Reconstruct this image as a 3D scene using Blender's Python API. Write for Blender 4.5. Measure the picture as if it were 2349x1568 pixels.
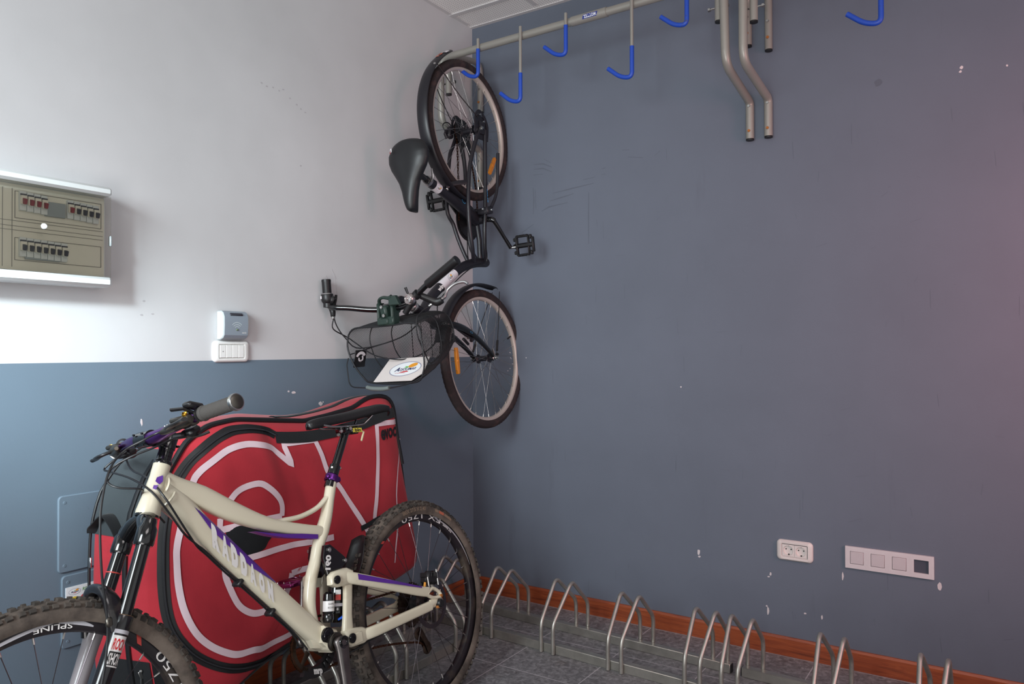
import bpy, bmesh, math, random
from mathutils import Vector as V, Matrix as M, noise
D = bpy.data
for o in list(D.objects): D.objects.remove(o)
SC = bpy.context.scene
COL = SC.collection
PI = math.pi

# ---------------------------------------------------------------- camera
cd = D.cameras.new('camera'); cam = D.objects.new('camera', cd); COL.objects.link(cam)
cd.sensor_width = 36; cd.lens = 26.69; cd.clip_start = 0.02; cd.clip_end = 60
_yaw, _pit, _rol = .58205, .011276, -.00313
_fw = V((-math.sin(_yaw)*math.cos(_pit), math.cos(_yaw)*math.cos(_pit), math.sin(_pit)))
_r = V((math.cos(_yaw), math.sin(_yaw), 0)); _u = _r.cross(_fw)
_r2 = math.cos(_rol)*_r + math.sin(_rol)*_u; _u2 = math.cos(_rol)*_u - math.sin(_rol)*_r
cam.matrix_world = M.Translation((2.2756, -3.0984, 1.2)) @ M((_r2, _u2, -_fw)).transposed().to_4x4()
SC.camera = cam

# ---------------------------------------------------------------- light and exposure
vs = SC.view_settings
vs.view_transform = 'Standard'; vs.look = 'None'; vs.gamma = 1.0; vs.use_curve_mapping = False
vs.exposure = 0.14
W = D.worlds.new('world'); SC.world = W; W.use_nodes = True
W.node_tree.nodes['Background'].inputs[0].default_value = (.86, .875, .88, 1)
W.node_tree.nodes['Background'].inputs[1].default_value = .66
def area(name, loc, target, sx, sy, power, color, spread=PI):
    l = D.lights.new(name, 'AREA'); l.shape = 'RECTANGLE'; l.size = sx; l.size_y = sy
    l.energy = power; l.color = color; l.spread = spread
    o = D.objects.new(name, l); COL.objects.link(o); o.location = loc
    o.rotation_euler = (V(target)-V(loc)).to_track_quat('-Z', 'Y').to_euler()
    return o
# daylight from the doorway behind the camera on the left, ceiling lamps, warm light from the right
area('doorway_daylight', (1.0, -4.6, 2.0), (0, -2.2, 1.35), 1.1, 1.2, 22, (.86, .96, 1.0), 1.3)
sp = D.lights.new('doorway_sun_patch', 'SPOT'); sp.energy = 200; sp.color = (.80, .95, 1.0); sp.spot_size = .60; sp.spot_blend = 1.0; sp.shadow_soft_size = .12
so = D.objects.new('doorway_sun_patch', sp); COL.objects.link(so); so.location = (1.05, -3.35, 1.95)
so.rotation_euler = (V((0, -2.12, 1.22))-so.location).to_track_quat('-Z', 'Y').to_euler()
area('ceiling_lamp_light', (2.6, -2.6, 2.78), (2.6, -2.6, 0), 1.2, 1.2, 17, (1.0, .93, .92))
area('warm_side_light', (3.5, -1.0, 1.5), (2.55, 0, 1.4), .6, 1.0, 9.5, (1.0, .36, .40), 1.9)
area('ceiling_fill', (2.4, -4.0, .5), (.9, -.2, 3.0), 1.6, 1.2, 13, (1.0, .97, .95), 1.5)  # added upward fill behind the camera to brighten the ceiling, no real source

# ---------------------------------------------------------------- geometry helpers
class G:
    def __init__(s): s.v = []; s.f = []; s.m = []
    def add(s, vs_, fs, mi=0):
        b = len(s.v); s.v += [tuple(x) for x in vs_]
        for f in fs: s.f.append([i+b for i in f]); s.m.append(mi)
    def tube(s, pts, r, n=12, cap=True, closed=False, sq=2., up=None, mi=0, sub=0):
        """swept tube; r: number, (ra, rb), or a list of either; ra lies along the side, rb along up"""
        pts = [V(p) for p in pts]; N = len(pts)
        rr = list(r) if isinstance(r, list) else [r]*N
        rr = [(q, q) if not isinstance(q, tuple) else q for q in rr]
        if sub: pts, rr = smooth(pts, rr, sub, closed); N = len(pts)
        tans = []
        for i in range(N):
            a = pts[(i-1) % N] if (closed or i > 0) else pts[i]; b = pts[(i+1) % N] if (closed or i < N-1) else pts[i]
            d = b-a; tans.append(d.normalized() if d.length > 1e-9 else V((0, 0, 1)))
        t0 = tans[0]
        if up is not None: nrm = V(up)
        else: nrm = V((0, 0, 1)) if abs(t0.z) < .9 else V((1, 0, 0))
        nrm = (nrm - t0*nrm.dot(t0)).normalized()
        vs_ = []
        for i in range(N):
            t = tans[i]
            if up is not None:
                q = V(up) - t*V(up).dot(t)
                if q.length > 1e-4: nrm = q.normalized()
            else:
                q = nrm - t*nrm.dot(t)
                if q.length > 1e-6: nrm = q.normalized()
            bt = t.cross(nrm); ra, rb = rr[i]
            for k in range(n):
                a = 2*PI*(k+.5)/n; c, si = math.cos(a), math.sin(a)
                if sq != 2.:
                    c = math.copysign(abs(c)**(2/sq), c); si = math.copysign(abs(si)**(2/sq), si)
                vs_.append(pts[i] + bt*(c*ra) + nrm*(si*rb))
        fs = []
        for i in range(N if closed else N-1):
            for k in range(n):
                a = i*n+k; b = i*n+(k+1) % n; j = (i+1) % N
                fs.append([a, b, j*n+(k+1) % n, j*n+k])
        if cap and not closed:
            fs.append(list(range(n-1, -1, -1))); fs.append([(N-1)*n+k for k in range(n)])
        s.add(vs_, fs, mi)
    def cyl(s, p0, p1, r0, r1=None, n=20, mi=0, up=None):
        s.tube([p0, p1], [r0, r0 if r1 is None else r1], n=n, mi=mi, up=up)
    def lathe(s, o, axis, prof, n=24, mi=0, closed=False):
        o = V(o); ax = V(axis).normalized(); e = V((0, 0, 1)) if abs(ax.z) < .9 else V((1, 0, 0))
        e1 = (e-ax*e.dot(ax)).normalized(); e2 = ax.cross(e1); m = len(prof); vs_ = []
        for k in range(n):
            a = 2*PI*k/n; d = e1*math.cos(a)+e2*math.sin(a)
            for (r, h) in prof: vs_.append(o+d*r+ax*h)
        fs = []
        for k in range(n):
            j = (k+1) % n
            for i in range(m if closed else m-1):
                i2 = (i+1) % m
                if prof[i][0] < 1e-7 and prof[i2][0] < 1e-7: continue
                fs.append([k*m+i, j*m+i, j*m+i2, k*m+i2])
        s.add(vs_, fs, mi)
    def box(s, c, size, rot=None, bev=0., mi=0):
        """box with chamfered edges; c centre, size full lengths, rot 3x3 matrix"""
        R = rot if rot is not None else M.Identity(3); c = V(c); h = V(size)/2
        b = min(bev, min(h)*.95)
        if b <= 0:
            P = [c+R@V((x*h.x, y*h.y, z*h.z)) for x in (-1, 1) for y in (-1, 1) for z in (-1, 1)]
            s.add(P, [[0, 1, 3, 2], [4, 6, 7, 5], [0, 4, 5, 1], [2, 3, 7, 6], [0, 2, 6, 4], [1, 5, 7, 3]], mi); return
        idx = {}; P = []
        for x in (-1, 1):
            for y in (-1, 1):
                for z in (-1, 1):
                    for a in range(3):
                        q = [x*(h.x-b), y*(h.y-b), z*(h.z-b)]; q[a] = (x, y, z)[a]*h[a]
                        idx[(x, y, z, a)] = len(P); P.append(c+R@V(q))
        F = []
        for a in range(3):
            o1, o2 = (a+1) % 3, (a+2) % 3
            for sg in (-1, 1):
                loop = []
                for (u, w) in ((-1, -1), (1, -1), (1, 1), (-1, 1)):
                    k = [0, 0, 0]; k[a] = sg; k[o1] = u; k[o2] = w; loop.append(idx[(k[0], k[1], k[2], a)])
                F.append(loop if sg > 0 else loop[::-1])
            for u in (-1, 1):
                for w in (-1, 1):
                    k = [0, 0, 0]; k[o1] = u; k[o2] = w; ka = k[:]; kb = k[:]; ka[a] = -1; kb[a] = 1
                    F.append([idx[(*ka, o1)], idx[(*kb, o1)], idx[(*kb, o2)], idx[(*ka, o2)]])
        for x in (-1, 1):
            for y in (-1, 1):
                for z in (-1, 1): F.append([idx[(x, y, z, 0)], idx[(x, y, z, 1)], idx[(x, y, z, 2)]])
        s.add(P, F, mi)
    def prism(s, poly, ext, ch=0., mi=0):
        """poly: planar 3D loop, extruded by vector ext, with a chamfer on the far face"""
        P = [V(p) for p in poly]; e = V(ext); n = len(P); c = sum(P, V())/n
        if ch <= 0:
            s.add(P+[p+e for p in P], [list(range(n))[::-1], [n+i for i in range(n)]] + [[i, (i+1) % n, n+(i+1) % n, n+i] for i in range(n)], mi); return
        en = e.normalized(); ins = []
        for i in range(n):
            a = (P[i]-P[i-1]).normalized(); b = (P[(i+1) % n]-P[i]).normalized()
            na = a.cross(en); nb = b.cross(en); m_ = na+nb
            m_ = m_/max(m_.length_squared/2, .5) if m_.length > 1e-6 else na
            ins.append(m_)
        area_ = sum((P[i]-c).cross(P[(i+1) % n]-c).dot(en) for i in range(n))
        sg = -1 if area_ > 0 else 1
        top = [P[i]+e+ins[i]*ch*sg for i in range(n)]; low = [p+e-en*ch for p in P]
        s.add(P+low+top, [list(range(n))[::-1], [2*n+i for i in range(n)]] + [[i, (i+1) % n, n+(i+1) % n, n+i] for i in range(n)]
              + [[n+i, n+(i+1) % n, 2*n+(i+1) % n, 2*n+i] for i in range(n)], mi)
    def ball(s, c, r, n=16, mi=0):
        r = r if isinstance(r, tuple) else (r, r, r); c = V(c); m = n//2; vs_ = []; fs = []
        for i in range(m+1):
            t = PI*i/m
            for k in range(n):
                a = 2*PI*k/n; vs_.append(c+V((r[0]*math.sin(t)*math.cos(a), r[1]*math.sin(t)*math.sin(a), r[2]*math.cos(t))))
        for i in range(m):
            for k in range(n):
                j = (k+1) % n; fs.append([i*n+k, (i+1)*n+k, (i+1)*n+j, i*n+j])
        s.add(vs_, fs, mi)
    def sheet(s, fn, us, vs2, mi=0, cu=False):
        nu, nv = len(us), len(vs2)
        s.add([fn(u, v) for u in us for v in vs2],
              [[i*nv+j, ((i+1) % nu)*nv+j, ((i+1) % nu)*nv+j+1, i*nv+j+1] for i in range(nu if cu else nu-1) for j in range(nv-1)], mi)
    def text(s, body, fn, size, width=None, mi=0, bold=0., shear=0., cx=True):
        """letters; fn maps (u, v) in metres to a 3D point; v runs 0..size (cap height), u centred on 0"""
        vs_, fs = glyphs(body, bold, shear)
        x0 = min(p[0] for p in vs_); x1 = max(p[0] for p in vs_); y0 = 0.; y1 = max(p[1] for p in vs_)
        k = size/(y1-y0); kx = k if width is None else width/(x1-x0); mid = (x0+x1)/2 if cx else x0
        s.add([fn((p[0]-mid)*kx, (p[1]-y0)*k) for p in vs_], fs, mi)
    def disc(s, fn, ru, rv, n=32, mi=0, c=(0, 0), rot=0.):
        P = []
        for k in range(n):
            a = 2*PI*k/n; u, v = ru*math.cos(a), rv*math.sin(a)
            P.append(fn(c[0]+u*math.cos(rot)-v*math.sin(rot), c[1]+u*math.sin(rot)+v*math.cos(rot)))
        s.add(P, [list(range(n))], mi)
    def ring(s, fn, ru, rv, w, n=48, mi=0, c=(0, 0)):
        P = []
        for k in range(n):
            a = 2*PI*k/n
            for d in (0, w): P.append(fn(c[0]+(ru-d)*math.cos(a), c[1]+(rv-d)*math.sin(a)))
        s.add(P, [[2*k, 2*((k+1) % n), 2*((k+1) % n)+1, 2*k+1] for k in range(n)], mi)
    def build(s, name, mats, parent=None, sharp=38, flat=False, label=None):
        me = D.meshes.new(name); me.from_pydata(s.v, [], s.f)
        if not isinstance(mats, (list, tuple)): mats = [mats]
        for m_ in mats: me.materials.append(m_)
        me.polygons.foreach_set('material_index', s.m)
        bm = bmesh.new(); bm.from_mesh(me); bmesh.ops.recalc_face_normals(bm, faces=bm.faces); bm.to_mesh(me); bm.free()
        if not flat:
            me.shade_smooth(); me.set_sharp_from_angle(angle=math.radians(sharp))
        me.update()
        o = D.objects.new(name, me); COL.objects.link(o)
        if parent is not None: o.parent = parent
        if label: o['label'] = label
        return o
def smooth(pts, rr, k, closed=False):
    N = len(pts); P = []; R = []
    for i in range(N if closed else N-1):
        g = (lambda j: j % N) if closed else (lambda j: max(0, min(N-1, j)))
        a, b, c, d = pts[g(i-1)], pts[g(i)], pts[g(i+1)], pts[g(i+2)]
        for q in range(k):
            t = q/k; t2 = t*t; t3 = t2*t
            P.append(.5*((2*b)+(c-a)*t+(2*a-5*b+4*c-d)*t2+(3*b-a-3*c+d)*t3))
            r0, r1 = rr[g(i)], rr[g(i+1)]; R.append((r0[0]*(1-t)+r1[0]*t, r0[1]*(1-t)+r1[1]*t))
    if not closed: P.append(pts[-1]); R.append(rr[-1])
    return P, R
def fillet(pts, rad, k=5):
    """polyline with its inner corners rounded"""
    pts = [V(p) for p in pts]; out = [pts[0]]
    for i in range(1, len(pts)-1):
        a, b, c = pts[i-1], pts[i], pts[i+1]; d1 = (a-b); d2 = (c-b); L = min(rad, d1.length*.49, d2.length*.49)
        p, q = b+d1.normalized()*L, b+d2.normalized()*L
        for j in range(k+1):
            t = j/k; out.append(p*(1-t)**2+b*2*t*(1-t)+q*t*t)
    return out+[pts[-1]]
_gl = {}
def glyphs(body, bold=0., shear=0.):
    key = (body, bold, shear)
    if key not in _gl:
        c = D.curves.new('t', 'FONT'); c.body = body; c.size = 1; c.offset = bold; c.shear = shear; c.resolution_u = 3; c.fill_mode = 'FRONT'
        o = D.objects.new('t', c); COL.objects.link(o); dg = bpy.context.evaluated_depsgraph_get(); dg.update()
        me = D.meshes.new_from_object(o.evaluated_get(dg))
        _gl[key] = ([(p.co.x, p.co.y) for p in me.vertices], [list(f.vertices) for f in me.polygons])
        D.objects.remove(o); D.curves.remove(c); D.meshes.remove(me)
    return _gl[key]
def rot(ax, deg): return M.Rotation(math.radians(deg), 3, ax)

# ---------------------------------------------------------------- things
def thing(name, label, cat, loc=(0, 0, 0), group=None, mat=None):
    o = D.objects.new(name, None); COL.objects.link(o); o.empty_display_size = .05
    if mat is not None: o.matrix_world = mat
    else: o.location = loc
    o['label'] = label; o['category'] = cat
    if group: o['group'] = group
    return o
def struct(o): o['kind'] = 'structure'; return o

# ---------------------------------------------------------------- materials
def lin(c): return c/12.92 if c <= .04045 else ((c+.055)/1.055)**2.4
def rgb(h):
    if isinstance(h, str): h = tuple(int(h[i:i+2], 16)/255 for i in (0, 2, 4)); return tuple(lin(c) for c in h)+(1,)
    return tuple(h)+(1,)
class NT:
    def __init__(s, name):
        s.mat = D.materials.new(name); s.mat.use_nodes = True; s.t = s.mat.node_tree; s.b = s.t.nodes['Principled BSDF']
        s.tc = None
    def n(s, typ, **kw):
        x = s.t.nodes.new('ShaderNode'+typ)
        for k, v in kw.items(): setattr(x, k, v)
        return x
    def l(s, a, b): s.t.links.new(a, b)
    def obj(s):
        if s.tc is None: s.tc = s.n('TexCoord')
        return s.tc.outputs['Object']
    def mapping(s, scale, rotz=0, loc=(0, 0, 0)):
        m_ = s.n('Mapping'); m_.inputs['Scale'].default_value = scale; m_.inputs['Rotation'].default_value = (0, 0, rotz); m_.inputs['Location'].default_value = loc
        s.l(s.obj(), m_.inputs['Vector']); return m_.outputs[0]
    def noise(s, scale, detail=4, rough=.55, vec=None, dist=0.):
        x = s.n('TexNoise'); x.inputs['Scale'].default_value = scale; x.inputs['Detail'].default_value = detail; x.inputs['Roughness'].default_value = rough; x.inputs['Distortion'].default_value = dist
        s.l(vec if vec is not None else s.obj(), x.inputs['Vector']); return x.outputs['Fac']
    def ramp(s, fac, stops):
        x = s.n('ValToRGB'); e = x.color_ramp.elements
        while len(e) < len(stops): e.new(.5)
        for i, (p, c) in enumerate(stops): e[i].position = p; e[i].color = c if len(c) == 4 else tuple(c)+(1,)
        s.l(fac, x.inputs[0]); return x.outputs[0]
    def math(s, op, a, b=None, c=None):
        x = s.n('Math', operation=op)
        for i, q in enumerate((a, b, c)):
            if q is None: continue
            if isinstance(q, (int, float)): x.inputs[i].default_value = q
            else: s.l(q, x.inputs[i])
        return x.outputs[0]
    def mix(s, fac, a, b, mode='MIX'):
        x = s.n('MixRGB', blend_type=mode)
        for i, q in enumerate((fac, a, b)):
            if isinstance(q, (int, float)): x.inputs[i].default_value = q
            elif isinstance(q, tuple): x.inputs[i].default_value = q
            else: s.l(q, x.inputs[i])
        return x.outputs[0]
    def sep(s):
        x = s.n('SeparateXYZ'); s.l(s.obj(), x.inputs[0]); return x.outputs
    def bump(s, h, strength=.3, dist=.002):
        x = s.n('Bump'); x.inputs['Strength'].default_value = strength; x.inputs['Distance'].default_value = dist
        s.l(h, x.inputs['Height']); s.l(x.outputs[0], s.b.inputs['Normal'])
    def base(s, c):
        if isinstance(c, tuple): s.b.inputs['Base Color'].default_value = c
        else: s.l(c, s.b.inputs['Base Color'])
_mc = {}
def mat(name, col, rough=.5, metal=0., dirt=None, bump=None, coat=0., spec=.5, alpha=None):
    """plain material with optional dirt=(colour, scale, threshold, softness) and bump=(scale, strength, distance)"""
    if name in _mc: return _mc[name]
    t = NT(name); c = rgb(col); t.b.inputs['Roughness'].default_value = rough; t.b.inputs['Metallic'].default_value = metal
    t.b.inputs['Coat Weight'].default_value = coat; t.b.inputs['Coat Roughness'].default_value = .08; t.b.inputs['Specular IOR Level'].default_value = spec
    if dirt:
        f = t.ramp(t.noise(dirt[1], 6, .62), [(dirt[2]-dirt[3], (0, 0, 0)), (dirt[2]+dirt[3], (1, 1, 1))])
        t.base(t.mix(f, c, rgb(dirt[0])))
        t.l(t.math('MULTIPLY_ADD', f, .25, rough), t.b.inputs['Roughness'])
    else:
        v = t.noise(38, 3); t.base(t.mix(t.math('MULTIPLY', v, .16), c, tuple(x*.72 for x in c[:3])+(1,)))
    if bump: t.bump(t.noise(bump[0], 5), bump[1], bump[2])
    if alpha is not None: t.b.inputs['Alpha'].default_value = alpha
    _mc[name] = t.mat; return t.mat

def wall_paint(name, col, dark, specks=.5, bumpy=.06):
    t = NT(name); c = rgb(col)
    big = t.noise(1.1, 4, .6); fine = t.noise(9, 6, .65)
    k = t.ramp(big, [(.35, tuple(x*.93 for x in c[:3])), (.65, tuple(x*1.05 for x in c[:3]))])
    streak = t.noise(1.0, 7, .7, t.mapping((7, 7, .9)))
    sm = t.math('MULTIPLY', t.ramp(streak, [(.62, (0, 0, 0)), (.74, (1, 1, 1))]), specks*.5)
    k = t.mix(sm, k, rgb(dark))
    sp_ = t.math('MULTIPLY', t.ramp(t.noise(60, 2, .5), [(.73, (0, 0, 0)), (.78, (1, 1, 1))]), t.math('MULTIPLY', t.ramp(fine, [(.5, (0, 0, 0)), (.62, (1, 1, 1))]), specks))
    t.base(t.mix(sp_, k, rgb(dark))); t.b.inputs['Roughness'].default_value = .62
    t.b.inputs['Specular IOR Level'].default_value = .25
    t.bump(t.noise(140, 3), bumpy, .002)
    return t.mat
M_WHITE = wall_paint('paint_white', (.585, .58, .59), (.42, .40, .42), .25)
M_BLUE = wall_paint('paint_slate_blue', (.138, .158, .200), (.09, .098, .125), .6, .1)
M_BLUE2 = wall_paint('paint_slate_blue_left', (.142, .190, .240), (.09, .11, .14), .3, .1)
M_CHIP = mat('plaster_chip', 'd8cfd0', .8)
M_SCUFF = mat('scuff_mark', (.108, .123, .158), .7)
M_SCUFFW = mat('scuff_on_white', (.46, .44, .46), .7)

def tile_mat():
    t = NT('stone_tiles'); x, y, z = t.sep(); P = .3375
    fx = t.math('FRACT', t.math('DIVIDE', t.math('ADD', x, .052+P*20), P)); fy = t.math('FRACT', t.math('DIVIDE', t.math('ADD', y, P*40+.02), P))
    g = t.math('MAXIMUM', t.math('LESS_THAN', fx, .011), t.math('LESS_THAN', fy, .011))
    n1 = t.noise(46, 8, .72, None, .6); n2 = t.noise(5, 4, .6)
    c = t.ramp(n1, [(.33, (.045, .043, .048)), (.5, (.19, .184, .192)), (.68, (.44, .43, .44))])
    c = t.mix(.35, c, t.ramp(n2, [(.3, (.11, .105, .107)), (.7, (.25, .24, .245))]))
    rust = t.math('MULTIPLY', t.ramp(t.noise(3.4, 6, .7), [(.60, (0, 0, 0)), (.70, (1, 1, 1))]), .45)
    c = t.mix(rust, c, rgb('5a4438'))
    t.base(t.mix(g, c, rgb('b8b3b6'))); t.b.inputs['Roughness'].default_value = .55
    t.bump(n1, .12, .002); return t.mat
def ceil_mat():
    t = NT('perforated_ceiling_tile'); x, y, z = t.sep(); S = 1/.013
    fx = t.math('SUBTRACT', t.math('FRACT', t.math('MULTIPLY', t.math('ADD', x, 5), S)), .5); fy = t.math('SUBTRACT', t.math('FRACT', t.math('MULTIPLY', t.math('ADD', y, 9), S)), .5)
    d = t.math('ADD', t.math('MULTIPLY', fx, fx), t.math('MULTIPLY', fy, fy)); h = t.math('LESS_THAN', d, .05)
    t.base(t.mix(h, (.90, .88, .86, 1), (.46, .45, .44, 1))); t.b.inputs['Roughness'].default_value = .8; return t.mat
def wood_mat():
    t = NT('red_brown_wood'); v = t.mapping((1.6, 1.6, 26)); w = t.noise(2.2, 6, .6, v, 1.2)
    c = t.ramp(w, [(.28, rgb('5a2414')[:3]), (.45, rgb('8e4226')[:3]), (.6, rgb('a8552f')[:3]), (.75, rgb('74331d')[:3])])
    f = t.noise(9, 5, .6, t.mapping((2, 2, 90)))
    t.base(t.mix(.35, c, t.ramp(f, [(.35, rgb('6c2d18')[:3]), (.65, rgb('b46238')[:3])]))); t.b.inputs['Roughness'].default_value = .42; return t.mat
M_TILE = tile_mat(); M_CEIL = ceil_mat(); M_WOOD = wood_mat()
M_TBAR = mat('ceiling_bar_white', (.62, .60, .60), .5)

def metal(name, col, rough, dirt=None, met=1.):
    t = NT(name); c = rgb(col); t.b.inputs['Metallic'].default_value = met; n = t.noise(24, 6, .6)
    k = t.mix(t.ramp(n, [(.35, (0, 0, 0)), (.7, (1, 1, 1))]), tuple(x*.8 for x in c[:3])+(1,), c)
    if dirt: k = t.mix(t.math('MULTIPLY', t.ramp(t.noise(dirt[1], 6, .68), [(dirt[2], (0, 0, 0)), (dirt[2]+.12, (1, 1, 1))]), .8), k, rgb(dirt[0]))
    t.base(k); t.l(t.math('MULTIPLY_ADD', n, .2, rough-.1), t.b.inputs['Roughness']); return t.mat
M_GALV = metal('galvanized_steel', 'bcb8b0', .34, ('86705e', 6, .62), .72)
M_RACKG = mat('grey_rack_paint', '99968f', .38, .25)
M_STEEL = metal('bright_steel', 'd2d2d0', .25)
M_CHROME = metal('chrome', 'e8e8ea', .1)
M_RUST = mat('rusty_screw', 'a8672e', .8)
M_BLKPL = mat('black_plastic', '151416', .42)
M_BLUEV = mat('blue_vinyl', '1c49b4', .42, 0, ('3a3f55', 30, .70, .05))
# ================================================================ the setting
CEIL = 2.836; WAIN = 1.169
def slab(name, lo, hi, m):
    g = G(); lo = V(lo); hi = V(hi); g.box((lo+hi)/2, hi-lo); return g
g = slab('floor', (-.12, -5.6, -.12), (5.2, .12, 0), None); struct(g.build('floor', M_TILE, flat=True))
g = slab('ceiling', (-.12, -5.6, CEIL), (5.2, .12, CEIL+.1), None); struct(g.build('ceiling', M_CEIL, flat=True))
# left wall: white above, slate blue wainscot paint below
g = G()
g.box((-.06, -2.75, (WAIN+CEIL)/2), (.12, 5.7, CEIL-WAIN), mi=0); g.box((-.06, -2.75, WAIN/2), (.12, 5.7, WAIN), mi=1)
def flake(g, P, e, mi):
    """thin paint flake / mark: polygon lying on the wall"""
    g.prism(P, e, 0, mi)
def blob(c2, w, h, seed):
    rnd = random.Random(seed); n = 9
    return [(c2[0]+w*math.cos(2*PI*k/n)*rnd.uniform(.6, 1.1), c2[1]+h*math.sin(2*PI*k/n)*rnd.uniform(.6, 1.1)) for k in range(n)]
for i, (y, z, w, h) in enumerate([(-1.148, 1.044, .010, .006), (-1.172, 1.049, .006, .004), (-1.014, .994, .011, .009), (-1.0, .999, .004, .003), (-1.75, .98, .004, .012)]):
    flake(g, [(.0, a, b) for a, b in blob((y, z), w, h, i)], (.0008, 0, 0), 2)
def streak(pts, w):
    P = [V((p[0], p[1])) for p in pts]; L = []; Rr = []
    for i, q in enumerate(P):
        d = (P[min(i+1, len(P)-1)]-P[max(i-1, 0)]).normalized(); n_ = V((-d.y, d.x)); ww = w*(.35 if i in (0, len(P)-1) else 1)
        L.append(q+n_*ww); Rr.append(q-n_*ww)
    return L+Rr[::-1]
for i, (y, z) in enumerate([(-1.296, 2.178), (-1.273, 2.172), (-1.245, 2.176), (-1.217, 2.172), (-1.197, 2.182), (-1.166, 2.158), (-1.134, 2.142), (-1.113, 2.131), (-1.091, 2.123), (-1.113, 1.912), (-1.743, 1.359), (-1.75, 1.315), (-1.714, 1.319)]):
    flake(g, [(0, a, b) for a, b in blob((y, z), .006, .0035, 40+i)], (.0005, 0, 0), 3)
for pts in [[(-.985, 1.50), (-.96, 1.46), (-.955, 1.42)], [(-.955, 1.53), (-.93, 1.49)], [(-.94, 1.50), (-.925, 1.43)], [(-.99, 1.43), (-.985, 1.40)]]:
    flake(g, [(0, p.x, p.y) for p in streak(pts, .0022)], (.0005, 0, 0), 3)
struct(g.build('wall_left', [M_WHITE, M_BLUE2, M_CHIP, M_SCUFFW], flat=True))
g = G(); g.box((2.6, .06, CEIL/2), (5.2, .12, CEIL), mi=0)
for i, (x, z, w, h) in enumerate([(1.171, .352, .008, .013), (1.173, .334, .007, .004), (1.466, .308, .005, .008), (1.458, .296, .005, .004), (1.733, .342, .004, .018), (2.053, .356, .008, .017),
        (1.455, .16, .005, .02), (1.45, .178, .004, .004), (1.596, .176, .006, .004), (1.658, .172, .004, .009), (1.097, 1.043, .004, .004), (2.136, 2.192, .006, .007), (2.133, 2.178, .005, .005), (2.271, 2.171, .004, .004),
        (.318, 1.165, .003, .003), (.225, 1.19, .004, .003), (.228, 1.165, .003, .003), (.24, 1.135, .005, .003), (.225, 1.112, .003, .003), (.212, 1.101, .003, .003), (.232, 1.16, .0025, .0025)]):
    flake(g, [(a, 0, b) for a, b in blob((x, z), w, h, 100+i)], (0, -.0008, 0), 1)
for pts in [[(.362, 2.094), (.418, 2.089), (.466, 2.067)], [(.366, 2.07), (.418, 2.067), (.468, 2.043)], [(.361, 2.043), (.414, 2.041)], [(.47, 1.942), (.575, 1.953), (.687, 1.963)],
            [(.454, 1.907), (.517, 1.917), (.582, 1.928)], [(.409, 1.864), (.449, 1.88), (.551, 1.89)], [(.661, 1.924), (.659, 1.808), (.66, 1.688)], [(.423, 2.111), (.458, 2.089)],
            [(.728, 2.023), (.746, 2.026)], [(.726, 1.997), (.746, 1.998)], [(.294, 1.77), (.361, 1.806)], [(.829, 2.094), (.864, 2.09)], [(.857, 2.059), (.929, 2.046)], [(.632, 1.985), (.695, 1.991)],
            [(.361, 1.98), (.365, 1.92), (.361, 1.855)], [(.372, 1.97), (.377, 1.88)]]:
    flake(g, [(p.x, 0, p.y) for p in streak(pts, .003)], (0, -.0005, 0), 2)
rnd = random.Random(5)
for i in range(70):
    x = rnd.uniform(.4, 2.4); z = rnd.uniform(.15, 2.1); L_ = rnd.uniform(.01, .05)
    if rnd.random() < .55: pts = [(x, z), (x+rnd.uniform(-.006, .006), z-L_*1.6)]
    else: pts = [(x, z), (x+L_, z+rnd.uniform(-.01, .02))]
    flake(g, [(p.x, 0, p.y) for p in streak(pts, .0016)], (0, -.0004, 0), 2)
flake(g, [(a, 0, b) for a, b in blob((1.87, 2.19), .018, .018, 9)], (0, -.0004, 0), 2)
struct(g.build('wall_right', [M_BLUE, M_CHIP, M_SCUFF], flat=True))
# skirting
def skirting(name, p0, p1, out):
    g = G(); p0 = V(p0); p1 = V(p1); out = V(out); up = V((0, 0, 1)); hgt = .073; th = .012
    prof = [(0, 0), (th, 0), (th, hgt-.008), (th-.005, hgt), (0, hgt)]
    g.add([p0+out*a+up*b for a, b in prof]+[p1+out*a+up*b for a, b in prof], [[i, (i+1) % 5, 5+(i+1) % 5, 5+i] for i in range(5)]+[[0, 1, 2, 3, 4], [9, 8, 7, 6, 5]])
    struct(g.build(name, M_WOOD, flat=True))
skirting('baseboard_right', (0, 0, 0), (5.2, 0, 0), (0, -1, 0))
skirting('baseboard_left', (0, -.012, 0), (0, -5.5, 0), (1, 0, 0))
# ceiling grid
g = G(); e = .012
for y in (-.18, -.78, -1.38, -1.98, -2.58, -3.18): g.box((2.6, y, CEIL-.003), (5.2, .024, .006)); 
for x in (.41, 1.01, 1.61, 2.21, 2.81, 3.41): g.box((x, -2.8, CEIL-.0025), (.024, 5.5, .005))
struct(g.build('trim_1', M_TBAR, flat=True))
g = G(); g.box((2.6, -.010, CEIL-.002), (5.2, .02, .004)); g.box((.010, -2.8, CEIL-.002), (.02, 5.5, .004))
struct(g.build('trim_2', M_TBAR, flat=True))

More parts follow.
